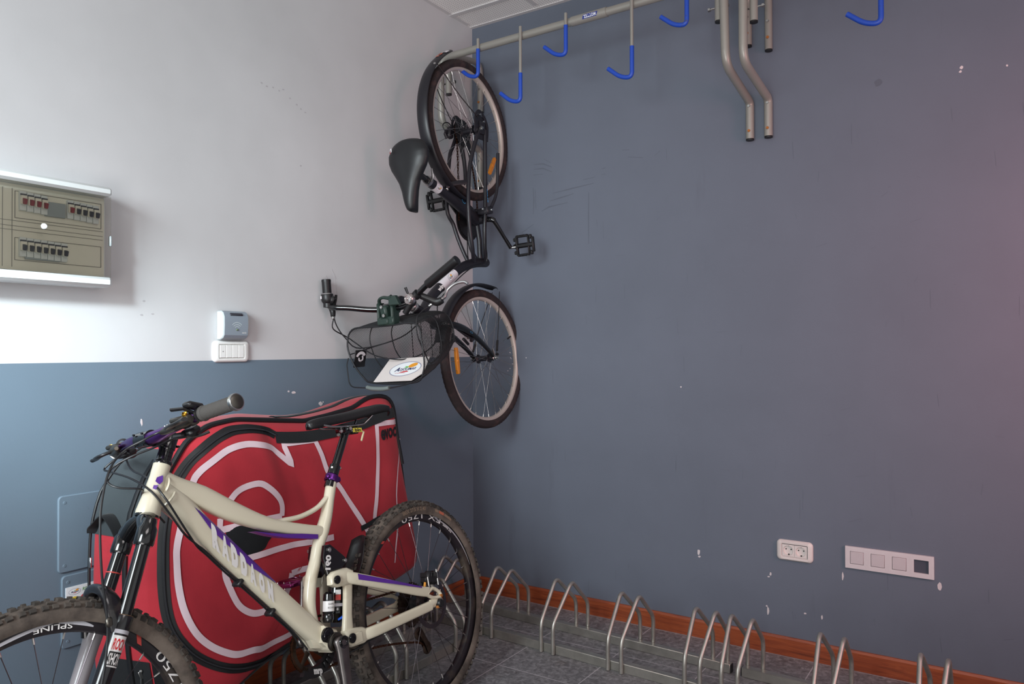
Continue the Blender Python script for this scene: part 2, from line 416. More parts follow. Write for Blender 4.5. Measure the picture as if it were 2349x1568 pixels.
# ================================================================ electrical panel on the left wall
M_PANEL = mat('panel_white_plastic', 'dfe4e4', .4); M_BEIGE = mat('panel_inner_beige', 'eae6d8', .6); M_GREYPL = mat('grey_plastic', '9aa3a6', .45)
M_REDT = mat('red_toggle', '8f2f36', .45); M_DARKT = mat('dark_toggle', '35363e', .45); M_LINE = mat('panel_groove', '77736a', .7)
def glass_mat():
    t = NT('smoked_cover'); nt = t.t; tr = t.n('BsdfTransparent'); tr.inputs[0].default_value = (.98, .98, .95, 1); gl = t.n('BsdfGlossy'); gl.inputs[0].default_value = (1, 1, 1, 1); gl.inputs['Roughness'].default_value = .12
    mx = t.n('MixShader'); fr = t.n('Fresnel'); fr.inputs[0].default_value = 1.45; smear = t.noise(7, 5, .6, t.mapping((3, 1, 1)))
    t.l(t.math('ADD', fr.outputs[0], t.math('MULTIPLY', smear, .06)), mx.inputs[0]); t.l(tr.outputs[0], mx.inputs[1]); t.l(gl.outputs[0], mx.inputs[2])
    t.l(mx.outputs[0], nt.nodes['Material Output'].inputs[0]); nt.nodes.remove(t.b); return t.mat
M_SMOKE = glass_mat()
EX = .09; y0, y1, z0, z1 = -2.62, -1.892, 1.388, 1.678
t = thing('electrical_panel', 'white electrical panel with smoked cover and breakers on white wall', 'electrical panel', (0, -2.25, 1.388))
def P(x, y, z): return V((x, y+2.25, z-1.388))
g = G()
g.prism([P(0, a, b) for a, b in [(y0, z0+.012), (y0, z1-.012), (y0+.012, z1), (y1-.012, z1), (y1, z1-.012), (y1, z0+.012), (y1-.012, z0), (y0+.012, z0)]], (.046, 0, 0))
for (za, zb) in ((z0, z0+.028), (z1-.026, z1)):
    g.prism([P(.046, a, b) for a, b in [(y0, za), (y0, zb), (y1-.006, zb), (y1, zb-.006), (y1, za+.006), (y1-.006, za)]], (EX-.046, 0, 0), .007)
g.build('housing', M_PANEL, t)
g = G(); g.box(P(.047, (y0+y1)/2, (z0+z1)/2), (.004, y1-y0-.008, z1-z0-.056), mi=0)
for (ya, yb, za, zb) in ((-2.135, -1.905, 1.560, 1.632), (-2.135, -1.905, 1.447, 1.507)):   # recessed openings: thin raised lips
    for q in (za, zb): g.box(P(.0497, (ya+yb)/2, q), (.0015, yb-ya, .0012), mi=1)
    for q in (ya, yb): g.box(P(.0497, q, (za+zb)/2), (.0015, .0012, zb-za), mi=1)
for q in (-2.165, -2.142): g.box(P(.0497, q, (z0+z1)/2), (.0012, .0012, .21), mi=1)
for q in (1.527, 1.538, 1.552): g.box(P(.0497, -2.2, q), (.0012, .6, .001), mi=1)
g.build('back_plate', [M_BEIGE, M_LINE], t)
g = G(); g.box(P(.083, (y0+y1)/2, (z0+z1)/2), (.004, y1-y0-.004, z1-z0-.056), bev=.0015)
cov = g.build('cover', M_SMOKE, t, label='smoked see-through cover')
g = G(); g.box(P(.083, y1-.004, 1.522), (.011, .006, .03), bev=.002); g.build('latch', M_GREYPL, cov)
g = G(); g.lathe(P(.085, -2.078, 1.541), (1, 0, 0), [(0, .0045), (.006, .0045), (.0075, .003), (.008, 0)], 24); g.build('cover_screw', M_PANEL, t)
def breaker(y, z, mt):
    g = G(); g.box(P(.052, y, z), (.012, .0165, .052), bev=.001); b = g.build('circuit_breaker', M_PANEL, t)
    g = G(); g.box(P(.0605, y, z+.002), (.008, .015, .024), bev=.001); g.build('breaker_face', M_BEIGE, b)
    g = G(); g.box(P(.066, y, z-.002), (.014, .0085, .015), rot('Y', 18), .001); g.build('toggle', mt, b)
    g = G(); g.box(P(.0592, y, z+.0165), (.002, .0155, .0045)); g.build('terminal_strip', M_DARKT, b)
for i in range(4): breaker(-2.118+i*.0178, 1.607-i*.0012, M_REDT)
for i in range(5): breaker(-1.995+i*.0178, 1.602-i*.0012, M_DARKT if i else M_REDT)
for i in range(7): breaker(-2.118+i*.0178, 1.483-i*.0008, M_DARKT)
g = G(); g.box(P(.052, -2.034, 1.595), (.008, .054, .040), bev=.001); g.build('blanking_plate', M_GREYPL, t)
g = G(); g.box(P(.0525, -2.066, 1.458), (.007, .09, .014), bev=.001); g.build('label_strip', M_GREYPL, t)

# ================================================================ card reader and switches on the left wall
M_READER = mat('reader_grey', '8b95a0', .38); M_READLT = mat('reader_light_side', 'c4cfd2', .4); M_SWITCH = mat('switch_white', 'ecebe8', .35); M_LED = mat('led_green', '5d6f4c', .3)
t = thing('card_reader', 'grey card reader with radio wave symbol above the light switch', 'card reader', (0, -1.43, 1.24))
def P(x, y, z): return V((x, y+1.43, z-1.24))
prof = [(0, 1.2405), (.016, 1.2405), (.03, 1.247), (.036, 1.256), (.038, 1.29), (.037, 1.32), (.030, 1.334), (.020, 1.3395), (0, 1.3395)]
g = G(); ya, yb = -1.481, -1.379
g.add([P(x, ya+.004, z) for x, z in prof]+[P(x, yb-.004, z) for x, z in prof], [[i, (i+1) % 9, 9+(i+1) % 9, 9+i] for i in range(9)], 0)
for y, sgn in ((ya, 1), (yb, -1)):
    n = len(prof); cx, cz = .016, 1.29
    g.add([P(x, y+.004*sgn, z) for x, z in prof]+[P(cx+(x-cx)*.93, y, cz+(z-cz)*.95) for x, z in prof], [[i, (i+1) % n, n+(i+1) % n, n+i] for i in range(n)]+[[n+i for i in range(n)]], 1)
g.build('reader_body', [M_READER, M_READLT], t, 30)
g = G(); g.box(P(.0335, -1.428, 1.3275), (.006, .05, .010), rot('Y', -38), .001); g.build('card_slot', M_DARKT, t)
f = lambda u, v: P(.0384, -1.428+u, 1.275+v)
g = G()
for rr in (.010, .017, .024):
    for k in range(14):
        a0 = math.radians(40+100*k/14); a1 = math.radians(40+100*(k+1)/14)
        g.add([f(rr*math.cos(a0), rr*math.sin(a0)), f((rr+.002)*math.cos(a0), (rr+.002)*math.sin(a0)), f((rr+.002)*math.cos(a1), (rr+.002)*math.sin(a1)), f(rr*math.cos(a1), rr*math.sin(a1))], [[0, 1, 2, 3]])
g.build('wave_symbol', M_READLT, t, flat=True)
g = G(); g.ball(f(0, 0), .0035, 10); g.build('status_light', M_LED, t)
g = G(); g.text('SALTO', lambda u, v: P(.0384, -1.399+u, 1.262+v), .005, .017, bold=.02); g.build('maker_mark', M_SWITCH, t, flat=True)

def frame_plate(g, P, ya, yb, za, zb, hy, hz, th, axis, r=.012, mi=0):
    """rounded surround with a rectangular opening; P(a, b, d) maps along, up, out"""
    def loop(y0_, y1_, z0_, z1_, rr, d, n=6):
        L = []
        for (cy, cz, a) in ((y1_-rr, z1_-rr, 0), (y0_+rr, z1_-rr, 90), (y0_+rr, z0_+rr, 180), (y1_-rr, z0_+rr, 270)):
            for k in range(n+1):
                q = math.radians(a+90*k/n); L.append(P(cy+rr*math.cos(q), cz+rr*math.sin(q), d))
        return L
    cy, cz = (ya+yb)/2, (za+zb)/2
    Ls = [loop(ya, yb, za, zb, r, 0), loop(ya, yb, za, zb, r, th*.45), loop(ya+.006, yb-.006, za+.006, zb-.006, max(r-.005, .002), th), loop(cy-hy-.003, cy+hy+.003, cz-hz-.003, cz+hz+.003, .004, th*.96), loop(cy-hy, cy+hy, cz-hz, cz+hz, .002, th*.5)]
    n = len(Ls[0]); vs_ = sum(Ls, [])
    g.add(vs_, [[k*n+i, k*n+(i+1) % n, (k+1)*n+(i+1) % n, (k+1)*n+i] for k in range(len(Ls)-1) for i in range(n)], mi)
t = thing('light_switch', 'white four rocker light switch below the card reader', 'light switch', (0, -1.4275, 1.163))
PP = lambda a, b, d: V((d, a+1.4275, b-1.163))
g = G(); frame_plate(g, PP, -1.501, -1.354, 1.163, 1.237, .050, .0225, .011, 0, .016); g.build('surround', M_SWITCH, t, 50)
for i in range(4):
    g = G(); c = -1.4275-.0372+i*.0248
    g.prism([PP(c-.0119, 1.178, .003), PP(c+.0119, 1.178, .003), PP(c+.0119, 1.2222, .003), PP(c-.0119, 1.2222, .003)], (.0085, 0, 0), .0015)
    ro = g.build('rocker', M_SWITCH, t)
    if i == 0:
        g = G(); g.lathe(PP(c, 1.2, .0112), (1, 0, 0), [(0, .001), (.0017, .001), (.0017, 0)], 10); g.build('pilot_dot', M_DARKT, ro)

# ================================================================ sockets and blank plate on the right wall
M_SOCK = mat('socket_cream', 'e3d9d5', .4); M_HOLE = mat('socket_hole_dark', '1d1a1d', .7); M_PLATE = mat('plate_white', 'd9d0d2', .42); M_PLATEIN = mat('plate_insert', 'cabfc2', .45)
t = thing('power_socket', 'white double power socket on the blue wall beside the switch plate', 'power socket', (1.56, 0, .373))
PP = lambda a, b, d: V((a-1.56, -d, b-.373))
g = G(); frame_plate(g, PP, 1.492, 1.628, .373, .453, .047, .0235, .012, 0, .016); g.build('surround', M_SOCK, t, 50)
for c in (1.56-.0235, 1.56+.0235):
    g = G(); R1 = .019; n = 32; cz = .413; sq = []
    for k in range(n):
        a = 2*PI*k/n; ca, sa = math.cos(a), math.sin(a); kk = .0232/max(abs(ca), abs(sa)); sq.append(PP(c+ca*kk, cz+sa*kk, .009))
    g.add(sq+[PP(c+R1*math.cos(2*PI*k/n), cz+R1*math.sin(2*PI*k/n), .0092) for k in range(n)]+[PP(c+R1*.94*math.cos(2*PI*k/n), cz+R1*.94*math.sin(2*PI*k/n), .002) for k in range(n)],
          [[k, (k+1) % n, n+(k+1) % n, n+k] for k in range(n)]+[[n+k, n+(k+1) % n, 2*n+(k+1) % n, 2*n+k] for k in range(n)]+[[2*n+k for k in range(n)]])
    s_ = g.build('socket_insert', M_SOCK, t, 30)
    g = G()
    for (dx, dz, r_) in ((-.0095, .004, .0026), (.0095, .004, .0026), (0, .0165, .0014)):
        g.lathe(PP(c+dx, cz+dz, .0021), (0, -1, 0), [(0, .0006), (r_, .0006), (r_, 0)], 14)
    g.box(PP(c+.001, cz-.0165, .004), (.005, .003, .006), bev=.0005)
    g.build('contact_hole', M_HOLE, s_)
t = thing('switch_plate', 'white four gang blank plate with one empty opening on blue wall', 'switch plate', (1.891, 0, .379))
PP = lambda a, b, d: V((a-1.891, -d, b-.379))
g = G(); xa, xb, za, zb = 1.744, 2.038, .379, .460; cs = [1.744+.0405+.071*i for i in range(4)]; cz = (za+zb)/2; h = .0235
xs = [xa]+sum([[c-h, c+h] for c in cs], [])+[xb]; zs = [za, cz-h, cz+h, zb]
for i in range(len(xs)-1):
    for j in range(3):
        if j == 1 and i % 2 == 1: continue
        g.add([PP(xs[i], zs[j], .009), PP(xs[i+1], zs[j], .009), PP(xs[i+1], zs[j+1], .009), PP(xs[i], zs[j+1], .009)], [[0, 1, 2, 3]])
for c in cs:
    q = [(c-h, cz-h), (c+h, cz-h), (c+h, cz+h), (c-h, cz+h)]
    for i in range(4): g.add([PP(*q[i], .009), PP(*q[(i+1) % 4], .009), PP(*q[(i+1) % 4], .002), PP(*q[i], .002)], [[0, 1, 2, 3]])
    for w_ in (.0295, .0335):
        for dx, dz, sx, sz in ((0, w_, 2*w_, .0008), (0, -w_, 2*w_, .0008), (w_, 0, .0008, 2*w_), (-w_, 0, .0008, 2*w_)): g.box(PP(c+dx, cz+dz, .0091), (sx, .0008, sz))
q = [(xa, za), (xb, za), (xb, zb), (xa, zb)]
for i in range(4): g.add([PP(*q[i], .009), PP(*q[(i+1) % 4], .009), PP(*q[(i+1) % 4], 0), PP(*q[i], 0)], [[0, 1, 2, 3]])
g.build('plate_frame', M_PLATE, t, flat=True)
for c in cs[:3]:
    g = G(); g.box(PP(c, cz, .0055), (2*h-.002, .009, 2*h-.002), bev=.0012); g.build('blank_insert', M_PLATEIN, t)
g = G(); g.box(PP(cs[3], cz, .0012), (2*h, .002, 2*h)); g.build('wall_box', mat('wall_box_grey', '4b4e5a', .8), t)

# ================================================================ painted access panels and the recycling sign on the left wall
def access_panel(label, ya, yb, za, zb):
    t = thing('access_panel', label, 'access panel', (0, (ya+yb)/2, za), 'painted access panels on the left wall')
    g = G(); r = .012; L = []
    for (cy, cz, a) in ((yb-r, zb-r, 0), (ya+r, zb-r, 90), (ya+r, za+r, 180), (yb-r, za+r, 270)):
        for k in range(5): q = math.radians(a+90*k/4); L.append((0, cy+r*math.cos(q)-(ya+yb)/2, cz+r*math.sin(q)-za))
    g.prism(L, (.006, 0, 0), .0025); g.build('cover_plate', M_BLUE2, t, 30)
    for y in (ya+.017, yb-.017):
        for z in (za+.02, zb-.02):
            g = G(); g.lathe((.006, y-(ya+yb)/2, z-za), (1, 0, 0), [(0, .0012), (.004, .001), (.0048, 0)], 12); g.build('screw', M_BLUE2, t)
access_panel('upper blue painted access panel with screwed corners on left wall', -2.0, -1.56, .568, .788)
access_panel('lower blue painted access panel carrying the recycling sign', -1.99, -1.55, .350, .559)
M_PAPER = mat('sign_white', 'eceef0', .4); M_GREEN = mat('print_green', '5f9a52', .5); M_RED = mat('print_red', 'c93a40', .5); M_YEL = mat('print_yellow', 'e6c63c', .5); M_LGREEN = mat('print_light_green', '6cba62', .5); M_NAVY = mat('print_navy', '1f2356', .5); M_ORANGE = mat('print_orange', 'e79a2e', .5); M_OVAL = mat('print_oval_grey', '85839c', .5); M_DKG = mat('print_dark_green', '4a5a28', .5)
def logo(g, fn, L, i0):
    """the fruit company oval: rim, lettering, fruit, leaf and red hill; materials i0.. = paper, rim, navy, orange, green, red"""
    f1 = lambda d: (lambda u, v: fn(u, v, d))
    g.disc(f1(.0003), L*.5, L*.26, 40, i0); g.ring(f1(.0005), L*.5, L*.26, L*.02, 48, i0+1)
    g.disc(f1(.0006), L*.14, L*.075, 20, i0+3, (L*.20, L*.11), .25)
    g.add([f1(.0007)(L*.08, L*.08), f1(.0007)(-L*.06, L*.10), f1(.0007)(-L*.0, L*.06), f1(.0007)(-L*.08, L*.03), f1(.0007)(L*.06, L*.03)], [[0, 1, 2, 3, 4]], i0+4)
    g.text('A', lambda u, v: f1(.0009)(u-L*.25, v-L*.07), L*.14, mi=i0+2, bold=.03, shear=.3)
    g.text('DJOUIMAR', lambda u, v: f1(.0009)(u+L*.09, v-L*.06), L*.085, L*.52, mi=i0+2, bold=.02, shear=.3)
    g.add([f1(.0007)(-L*.16, -L*.14), f1(.0007)(L*.16, -L*.12), f1(.0007)(L*.10, -L*.075), f1(.0007)(-L*.02, -L*.085)], [[0, 1, 2, 3]], i0+5)
    g.box(f1(.0007)(-L*.02, -L*.165), (L*.002,)*3, mi=i0+5)
LOGO = [M_PAPER, M_OVAL, M_NAVY, M_ORANGE, M_LGREEN, M_RED]
t = thing('recycling_sign', 'white recycling sign with coloured ovals on the lower access panel', 'sign', (.006, -1.80, .42))
PP = lambda y, z, d=0.: V((d, y+1.80, z-.42))
g = G(); g.box(PP(-1.79, .4815, .0015), (.003, .38, .085)); g.build('sign_board', M_PAPER, t, flat=True)
g = G(); logo(g, lambda u, v, d: PP(-1.956+u, .509+v, .003+d), .034, 0); g.build('logo', LOGO, t, flat=True)
g = G(); g.text('RECICLAJE/RECYCLING', lambda u, v: PP(-1.934+u, .506+v, .0034), .0095, .125, bold=.01, shear=.15, cx=False); g.build('lettering', M_GREEN, t, flat=True)
for (c, m_) in (((-1.956, .484), M_YEL), ((-1.925, .487), M_RED), ((-1.893, .490), M_LGREEN), ((-1.86, .49), M_NAVY)):
    g = G(); fn = lambda u, v: PP(c[0]+u, c[1]+v, .0034); g.disc(fn, .0145, .0105, 28, 0)
    fn2 = lambda u, v: PP(c[0]+u, c[1]+v, .0038)
    for k in range(6):
        a = 2*PI*k/6; g.disc(fn2, .0017, .0017, 6, 1, (.006*math.cos(a), .006*math.sin(a)))
    g.build('coloured_oval', [m_, M_DKG], t, flat=True)
# ================================================================ wall hook racks
RY = -.32; RR = .0165
def wall_rack(label, x0, x1, hooks, logo_x=None, sleeves=(), tubes=((True, True))):
    t = thing('wall_bike_rack', label, 'bike rack', (x0, 0, 2.05), 'grey hook rails on the blue wall')
    def P(x, y, z): return V((x-x0, y, z-2.05))
    zr = lambda x: 2.566+.009*x
    # rail, bent down at both ends, back to the wall and down against it
    def leg(x, sgn):
        return [P(x, RY, zr(x)), P(x-.004*sgn, RY+.01, 2.262), P(x+.008, -.03, 2.203), P(x+.009, -.017, 2.19), P(x+.009, -.017, 2.016 if x < .3 else 2.05)]
    L = leg(x0, 1); Rg = leg(x1, -1)
    pts = fillet(L[::-1]+Rg, .055, 6)
    g = G(); g.tube(pts, RR, 14); rail = g.build('rail', M_RACKG, t)
    for Q in (L, Rg):
        g = G(); g.cyl(Q[-1], Q[-1]-V((0, 0, .006)), RR*.96, n=14); g.build('end_plug', M_BLKPL, rail)
        for dz in (.03, .13):
            g = G(); g.lathe(Q[-1]+V((0, -RR, dz)), (0, -1, 0), [(0, .004), (.005, .004), (.006, 0)], 8); g.build('screw', M_RUST if dz < .1 else M_STEEL, rail)
    # bolted braces
    for (x, sgn, zf, zw) in ((x0+.033, 1, 2.402, 2.395), (x1-.024, -1, 2.434, 2.43)):
        xf = x; xw = x-.021*sgn if sgn > 0 else x+.028
        q = fillet([P(xf, RY+.02, zf), P(xf, RY+.02, 2.585), P(xw, -.017, 2.64), P(xw, -.017, zw)], .06, 6)
        g = G(); g.tube(q, RR*.9, 14); br = g.build('brace', M_RACKG, t)
        for e_ in (q[0], q[-1]):
            g = G(); g.cyl(e_, e_-V((0, 0, .006)), RR*.88, n=14); g.build('end_plug', M_BLKPL, br)
        g = G(); g.cyl(P(xf-.04, RY+.02, zf+.05), P(xf+.04, RY+.02, zf+.05), .004, n=8); g.lathe(P(xf+.03, RY+.02, zf+.05), (1, 0, 0), [(0, .008), (.008, .008), (.008, 0), (0, 0)], 6); g.lathe(P(xf-.04, RY+.02, zf+.05), (1, 0, 0), [(0, .008), (.008, .008), (.008, 0), (0, 0)], 6); g.build('bolt', M_STEEL, br)
        for dz in (.045, .11):
            g = G(); g.lathe(q[-1]+V((0, -RR, dz)), (0, -1, 0), [(0, .004), (.005, .004), (.006, 0)], 8); g.build('screw', M_RUST if dz < .1 else M_STEEL, br)
    for (a, b) in sleeves:
        g = G(); g.cyl(P(a, RY, zr(a)), P(b, RY, zr(b)), RR+.003, n=18); s_ = g.build('joint_sleeve', M_RACKG, t)
        if logo_x:
            ang0 = math.radians(-70)
            def fn(u, v, d=0.):
                a_ = math.radians(-108)+v/(RR+.003); rr = RR+.0036+d
                return P(logo_x+u, RY+rr*math.cos(a_)*1.0*0-0+0, 0) if False else P(logo_x+u, RY-rr*math.cos(v/rr-.12), zr(logo_x)+.009*u+rr*math.sin(v/rr-.12))
            g = G()
            us = [-.033+.066*i/6 for i in range(7)]; vs_ = [-.009+.018*i/6 for i in range(7)]
            g.sheet(lambda u, v: fn(u+v*.3, v), us, vs_, 0)
            g.text('MOTTEZ', lambda u, v: fn(-(u+(v-.006)*-.3), -(v-.0058), .0005), .0125, .056, mi=1, bold=.03)
            g.build('sticker', [mat('sticker_blue', '2b3a8c', .4), M_PAPER], s_, flat=True)
    for (x, long_) in hooks:
        zb = 2.288 if long_ else 2.442; yy = RY-RR-.006
        q = fillet([P(x, yy, zr(x)+.032), P(x, yy, zb-.012), P(x-.050, yy, zb-.001), P(x-.104, yy, zb+.044)], .045, 8)
        g = G(); g.tube(q[:4]+q[4:], .0068, 12); h_ = g.build('hook', M_RACKG, t)
        top = V((q[0].x, q[0].y, zb+.112-2.05)); qq = [top]+[p for p in q if p.z < top.z-.001]
        g = G(); g.tube(qq, .0088, 12); g.build('hook_sleeve', M_BLUEV, h_)
    return t
wall_rack('grey wall hook rail with blue hooks, the bicycle hanging from its end', .051, 1.392, [(.284, 0), (.51, 1), (.735, 0), (1.033, 1), (1.259, 0)], .845, [(.752, .915)])
wall_rack('second grey wall hook rail above the switch plate, mostly out of view', 1.465, 2.80, [(1.69, 0), (1.925, 1), (2.16, 0), (2.39, 1), (2.62, 0)])

# ================================================================ floor bike racks
def floor_rack(label, origin, rz, xa, xb, pairs, yf=-.468, yr=-.196):
    mt = M.Translation(origin) @ M.Rotation(rz, 4, 'Z')
    t = thing('floor_bike_rack', label, 'bike rack', mat=mt, group='galvanized floor bike racks')
    for y in (yf+.018+.008, yr-.018-.004):
        g = G(); g.box(((xa+xb)/2, y, .0175), (xb-xa, .030, .035), bev=.002); b = g.build('beam', M_GALV, t, label='galvanized square beam')
        for x in (xa, xb):
            g = G(); g.box((x+(.0008 if x == xb else -.0008), y, .0175), (.004, .024, .029)); g.build('end_cap', M_BLKPL, b)
    for c in pairs:
        for sg in (-1, 1):
            f = .028*sg; w = .038*sg
            q = fillet([(c+f, yf, .003), (c+f, yf, .118), (c+w, yf+.128, .262), (c+f*1.05, yr, .137), (c+f, yr, .012)], .03, 8)
            g = G(); g.tube(q, .0079, 14); g.build('wheel_loop', M_GALV, t)
floor_rack('galvanized floor bike rack nearest the corner along the blue wall', (0, 0, 0), -.045, -.02, 1.405, [.14, .444, .749, 1.05, 1.355], -.468, -.196)
floor_rack('galvanized floor bike rack starting below the power socket and running right', (0, 0, 0), -.045, 1.448, 2.80, [1.488, 1.789, 2.086, 2.385, 2.685], -.468, -.196)
floor_rack('galvanized floor bike rack under the red bag along the left wall', (-.045, 0, 0), PI/2+.0, -2.1, -.55, [-.66, -1.01, -1.345, -1.67, -2.0], -.462, -.19)
# ================================================================ red bike travel bag
def fabric(name, col, dark, scale=260):
    t = NT(name); c = rgb(col); n = t.noise(3.2, 5, .6); f = t.noise(scale, 2)
    k = t.mix(t.ramp(n, [(.35, (0, 0, 0)), (.7, (1, 1, 1))]), c, rgb(dark))
    sm = t.math('MULTIPLY', t.ramp(t.noise(7, 6, .7), [(.66, (0, 0, 0)), (.76, (1, 1, 1))]), .35)
    t.base(t.mix(sm, k, tuple(x*.35 for x in c[:3])+(1,))); t.b.inputs['Roughness'].default_value = .78; t.b.inputs['Specular IOR Level'].default_value = .2
    t.b.inputs['Sheen Weight'].default_value = .12
    t.bump(f, .25, .0015); return t.mat
M_BAGRED = fabric('bag_red_fabric', 'b5303a', 'a02732'); M_BAGBLK = fabric('bag_black_fabric', '1a1b1e', '121316'); M_BAGGREY = fabric('bag_dark_grey_fabric', '3b4144', '30363a')
M_BAGWHITE = mat('bag_print_white', 'e6ccd4', .6); M_ZIP = mat('zip_black', '141417', .5); M_ZIPT = mat('zip_teeth', '3a3a40', .35)
BC = (-1.33, .6)
BAGF = [(-0.896, 1.025), (-0.867, 0.995), (-0.858, 0.867), (-0.845, 0.788), (-0.822, 0.609), (-0.794, 0.398), (-0.808, 0.354), (-1.042, 0.308), (-1.279, 0.27), (-1.444, 0.244), (-1.512, 0.238), (-1.683, 0.19), (-1.807, 0.13), (-1.882, 0.15), (-1.911, 0.406), (-1.912, 0.521), (-1.907, 0.613), (-1.89, 0.727), (-1.837, 0.85), (-1.769, 0.939), (-1.694, 0.98), (-1.6, 0.991), (-1.484, 0.98), (-1.318, 0.964), (-1.206, 0.976), (-1.071, 0.996), (-1.025, 1.022), (-0.963, 1.033)]
BAGB = [(-.74, 1.018), (-.69, .98), (-.68, .83), (-.70, .6), (-.70, .36), (-.74, .33), (-1.04, .325), (-1.28, .30), (-1.45, .285), (-1.6, .27), (-1.80, .16), (-1.90, .12), (-1.945, .3), (-1.945, .56), (-1.94, .70), (-1.915, .793), (-1.85, .874), (-1.71, .937), (-1.59, .982), (-1.45, .991), (-1.26, .968), (-1.17, .969), (-1.01, .998), (-.90, 1.02)]
def radial(poly):
    L = sorted((math.atan2(z-BC[1], y-BC[0]), y-BC[0], z-BC[1]) for y, z in poly)
    L = [(L[-1][0]-2*PI,)+L[-1][1:]]+L+[(L[0][0]+2*PI,)+L[0][1:]]
    def R(t):
        while t > PI: t -= 2*PI
        while t < -PI: t += 2*PI
        for a, b in zip(L, L[1:]):
            if a[0] <= t <= b[0]:
                ex, ey = b[1]-a[1], b[2]-a[2]; dx, dy = math.cos(t), math.sin(t); return (a[1]*ey-a[2]*ex)/(dx*ey-dy*ex)
    N = 240; tab = [R(-PI+2*PI*i/N) for i in range(N)]
    for _ in range(2): tab = [(tab[i-1]+2*tab[i]+tab[(i+1) % N])/4 for i in range(N)]
    def S(t):
        u = ((t+PI)/(2*PI)*N) % N; i = int(u) % N; f = u-int(u); return tab[i]*(1-f)+tab[(i+1) % N]*f
    return S
RF, RB = radial(BAGF), radial(BAGB)
def bag_front(y, z, off=0.):
    dy, dz = y-BC[0], z-BC[1]; r = math.hypot(dy, dz); rho = min(1., r/RF(math.atan2(dz, dy))) if r > 1e-6 else 0.
    e = max(0, (rho-.88)/.12); w = min(1, (1-rho)*9)
    fold = .015*noise.noise((y*5.5+z*2.2, z*1.6-y*.6, 3.1))+.009*noise.noise((y*13+z*5, z*4-y*3, 8.7))
    seam = -.008*math.exp(-((y+1.485-.14*(.9-z))/.030)**2)*(1 if .3 < z < .95 else 0)
    return V((.35-.11*(z-.2)+.05*(1-rho**4)-.025*e*e+(fold+seam)*w+off, y, z))
bag = thing('bike_travel_bag', 'large red soft bike bag with white outlined print leaning on the wall', 'travel bag', (.2, -1.33, .12))
BO = V((.2, -1.33, .12))
def bp(p): return p-BO
g = G(); N = 200; vs_ = []; rhos = [1., .985, .965, .94, .91, .88, .84, .79, .73, .66, .58, .5, .42, .34, .26, .18, .1, .04]
th = [-PI+2*PI*k/N for k in range(N)]
layers = [(1.0, 0.04), (.93, .0), (.985, .05), (1.0, .15), (1.004, .3), (1.0, .5), (1.004, .7), (1.0, .88), (.975, .97), (.9, 1.)]
def side(t, sc, f):
    rr = (RF(t)*(1-f)+RB(t)*f)*sc; y, z = BC[0]+rr*math.cos(t), BC[1]+rr*math.sin(t)
    xf = .35-.11*(BC[1]+RF(t)*math.sin(t)-.2)-.025; return bp(V((xf*(1-f)+(.055-.02*(z-.6))*f+.004*noise.noise((y*7, z*7, f*3)), y, z)))
for (sc, f) in layers[:2:-1]: vs_ += [side(t, sc, f) for t in th]
for rho in rhos: vs_ += [bp(bag_front(BC[0]+rho*RF(t)*math.cos(t), BC[1]+rho*RF(t)*math.sin(t))) for t in th]
nl = len(layers)-3+len(rhos); fs = [[i*N+k, i*N+(k+1) % N, (i+1)*N+(k+1) % N, (i+1)*N+k] for i in range(nl-1) for k in range(N)]
fs += [[k for k in range(N)][::-1], [(nl-1)*N+k for k in range(N)]]
g.add(vs_, fs, 0)
# printed white outline and lettering lie on the fabric
def ribbon(g, pts, w, off=.0022, mi=1, sub=5, curve=True, closed=False):
    P = [V((0, p[0], p[1])) for p in pts]
    if curve: P, _ = smooth(P, [(1, 1)]*len(P), sub)
    else:
        Q = []
        for a, b in zip(P, P[1:]): Q += [a.lerp(b, k/6) for k in range(6)]
        P = Q+[P[-1]]
    L = []
    for i, q in enumerate(P):
        d = (P[min(i+1, len(P)-1)]-P[max(i-1, 0)]).normalized(); n_ = V((0, -d.z, d.y))
        for s_ in (-1, 0, 1): a = q+n_*(w*.5*s_); L.append(bp(bag_front(a.y, a.z, off)))
    g.add(L, [[3*i+j, 3*i+j+1, 3*i+j+4, 3*i+j+3] for i in range(len(P)-1) for j in (0, 1)], mi)
ST = {
'big': [(-1.809, .75), (-1.823, 0.698), (-1.833, 0.658), (-1.838, 0.623), (-1.84, 0.552), (-1.83, 0.479), (-1.804, 0.413), (-1.763, 0.365), (-1.71, 0.329), (-1.674, 0.316), (-1.628, 0.313), (-1.587, 0.305), (-1.52, 0.308), (-1.466, 0.316), (-1.4, 0.34)],
'bigtop': [(-1.823, .698), (-1.809, 0.75), (-1.774, 0.822), (-1.754, 0.847), (-1.718, 0.874), (-1.658, 0.906), (-1.597, 0.915), (-1.535, 0.906), (-1.496, 0.893), (-1.478, 0.878)],
'D': [(-1.703, 0.709), (-1.668, 0.76), (-1.633, 0.784), (-1.574, 0.794), (-1.536, 0.774), (-1.502, 0.739), (-1.491, 0.711), (-1.493, 0.681)],
'inner': [(-1.709, 0.585), (-1.705, 0.566), (-1.702, 0.538), (-1.682, 0.482), (-1.662, 0.447), (-1.631, 0.422), (-1.6, 0.412), (-1.557, 0.412), (-1.516, 0.422), (-1.495, 0.438), (-1.482, .456), (-1.468, .48), (-1.462, 0.495)],
'jag2': [(-1.312, 0.9), (-1.299, 0.852), (-1.285, 0.787), (-1.244, 0.734), (-1.216, 0.693), (-1.168, 0.626), (-1.133, 0.571), (-1.092, 0.505)],
'r1': [(-1.017, .929), (-1.028, 0.849), (-1.039, 0.774), (-1.069, 0.663), (-1.087, 0.598)]}
for k in ST: ribbon(g, ST[k], .019)
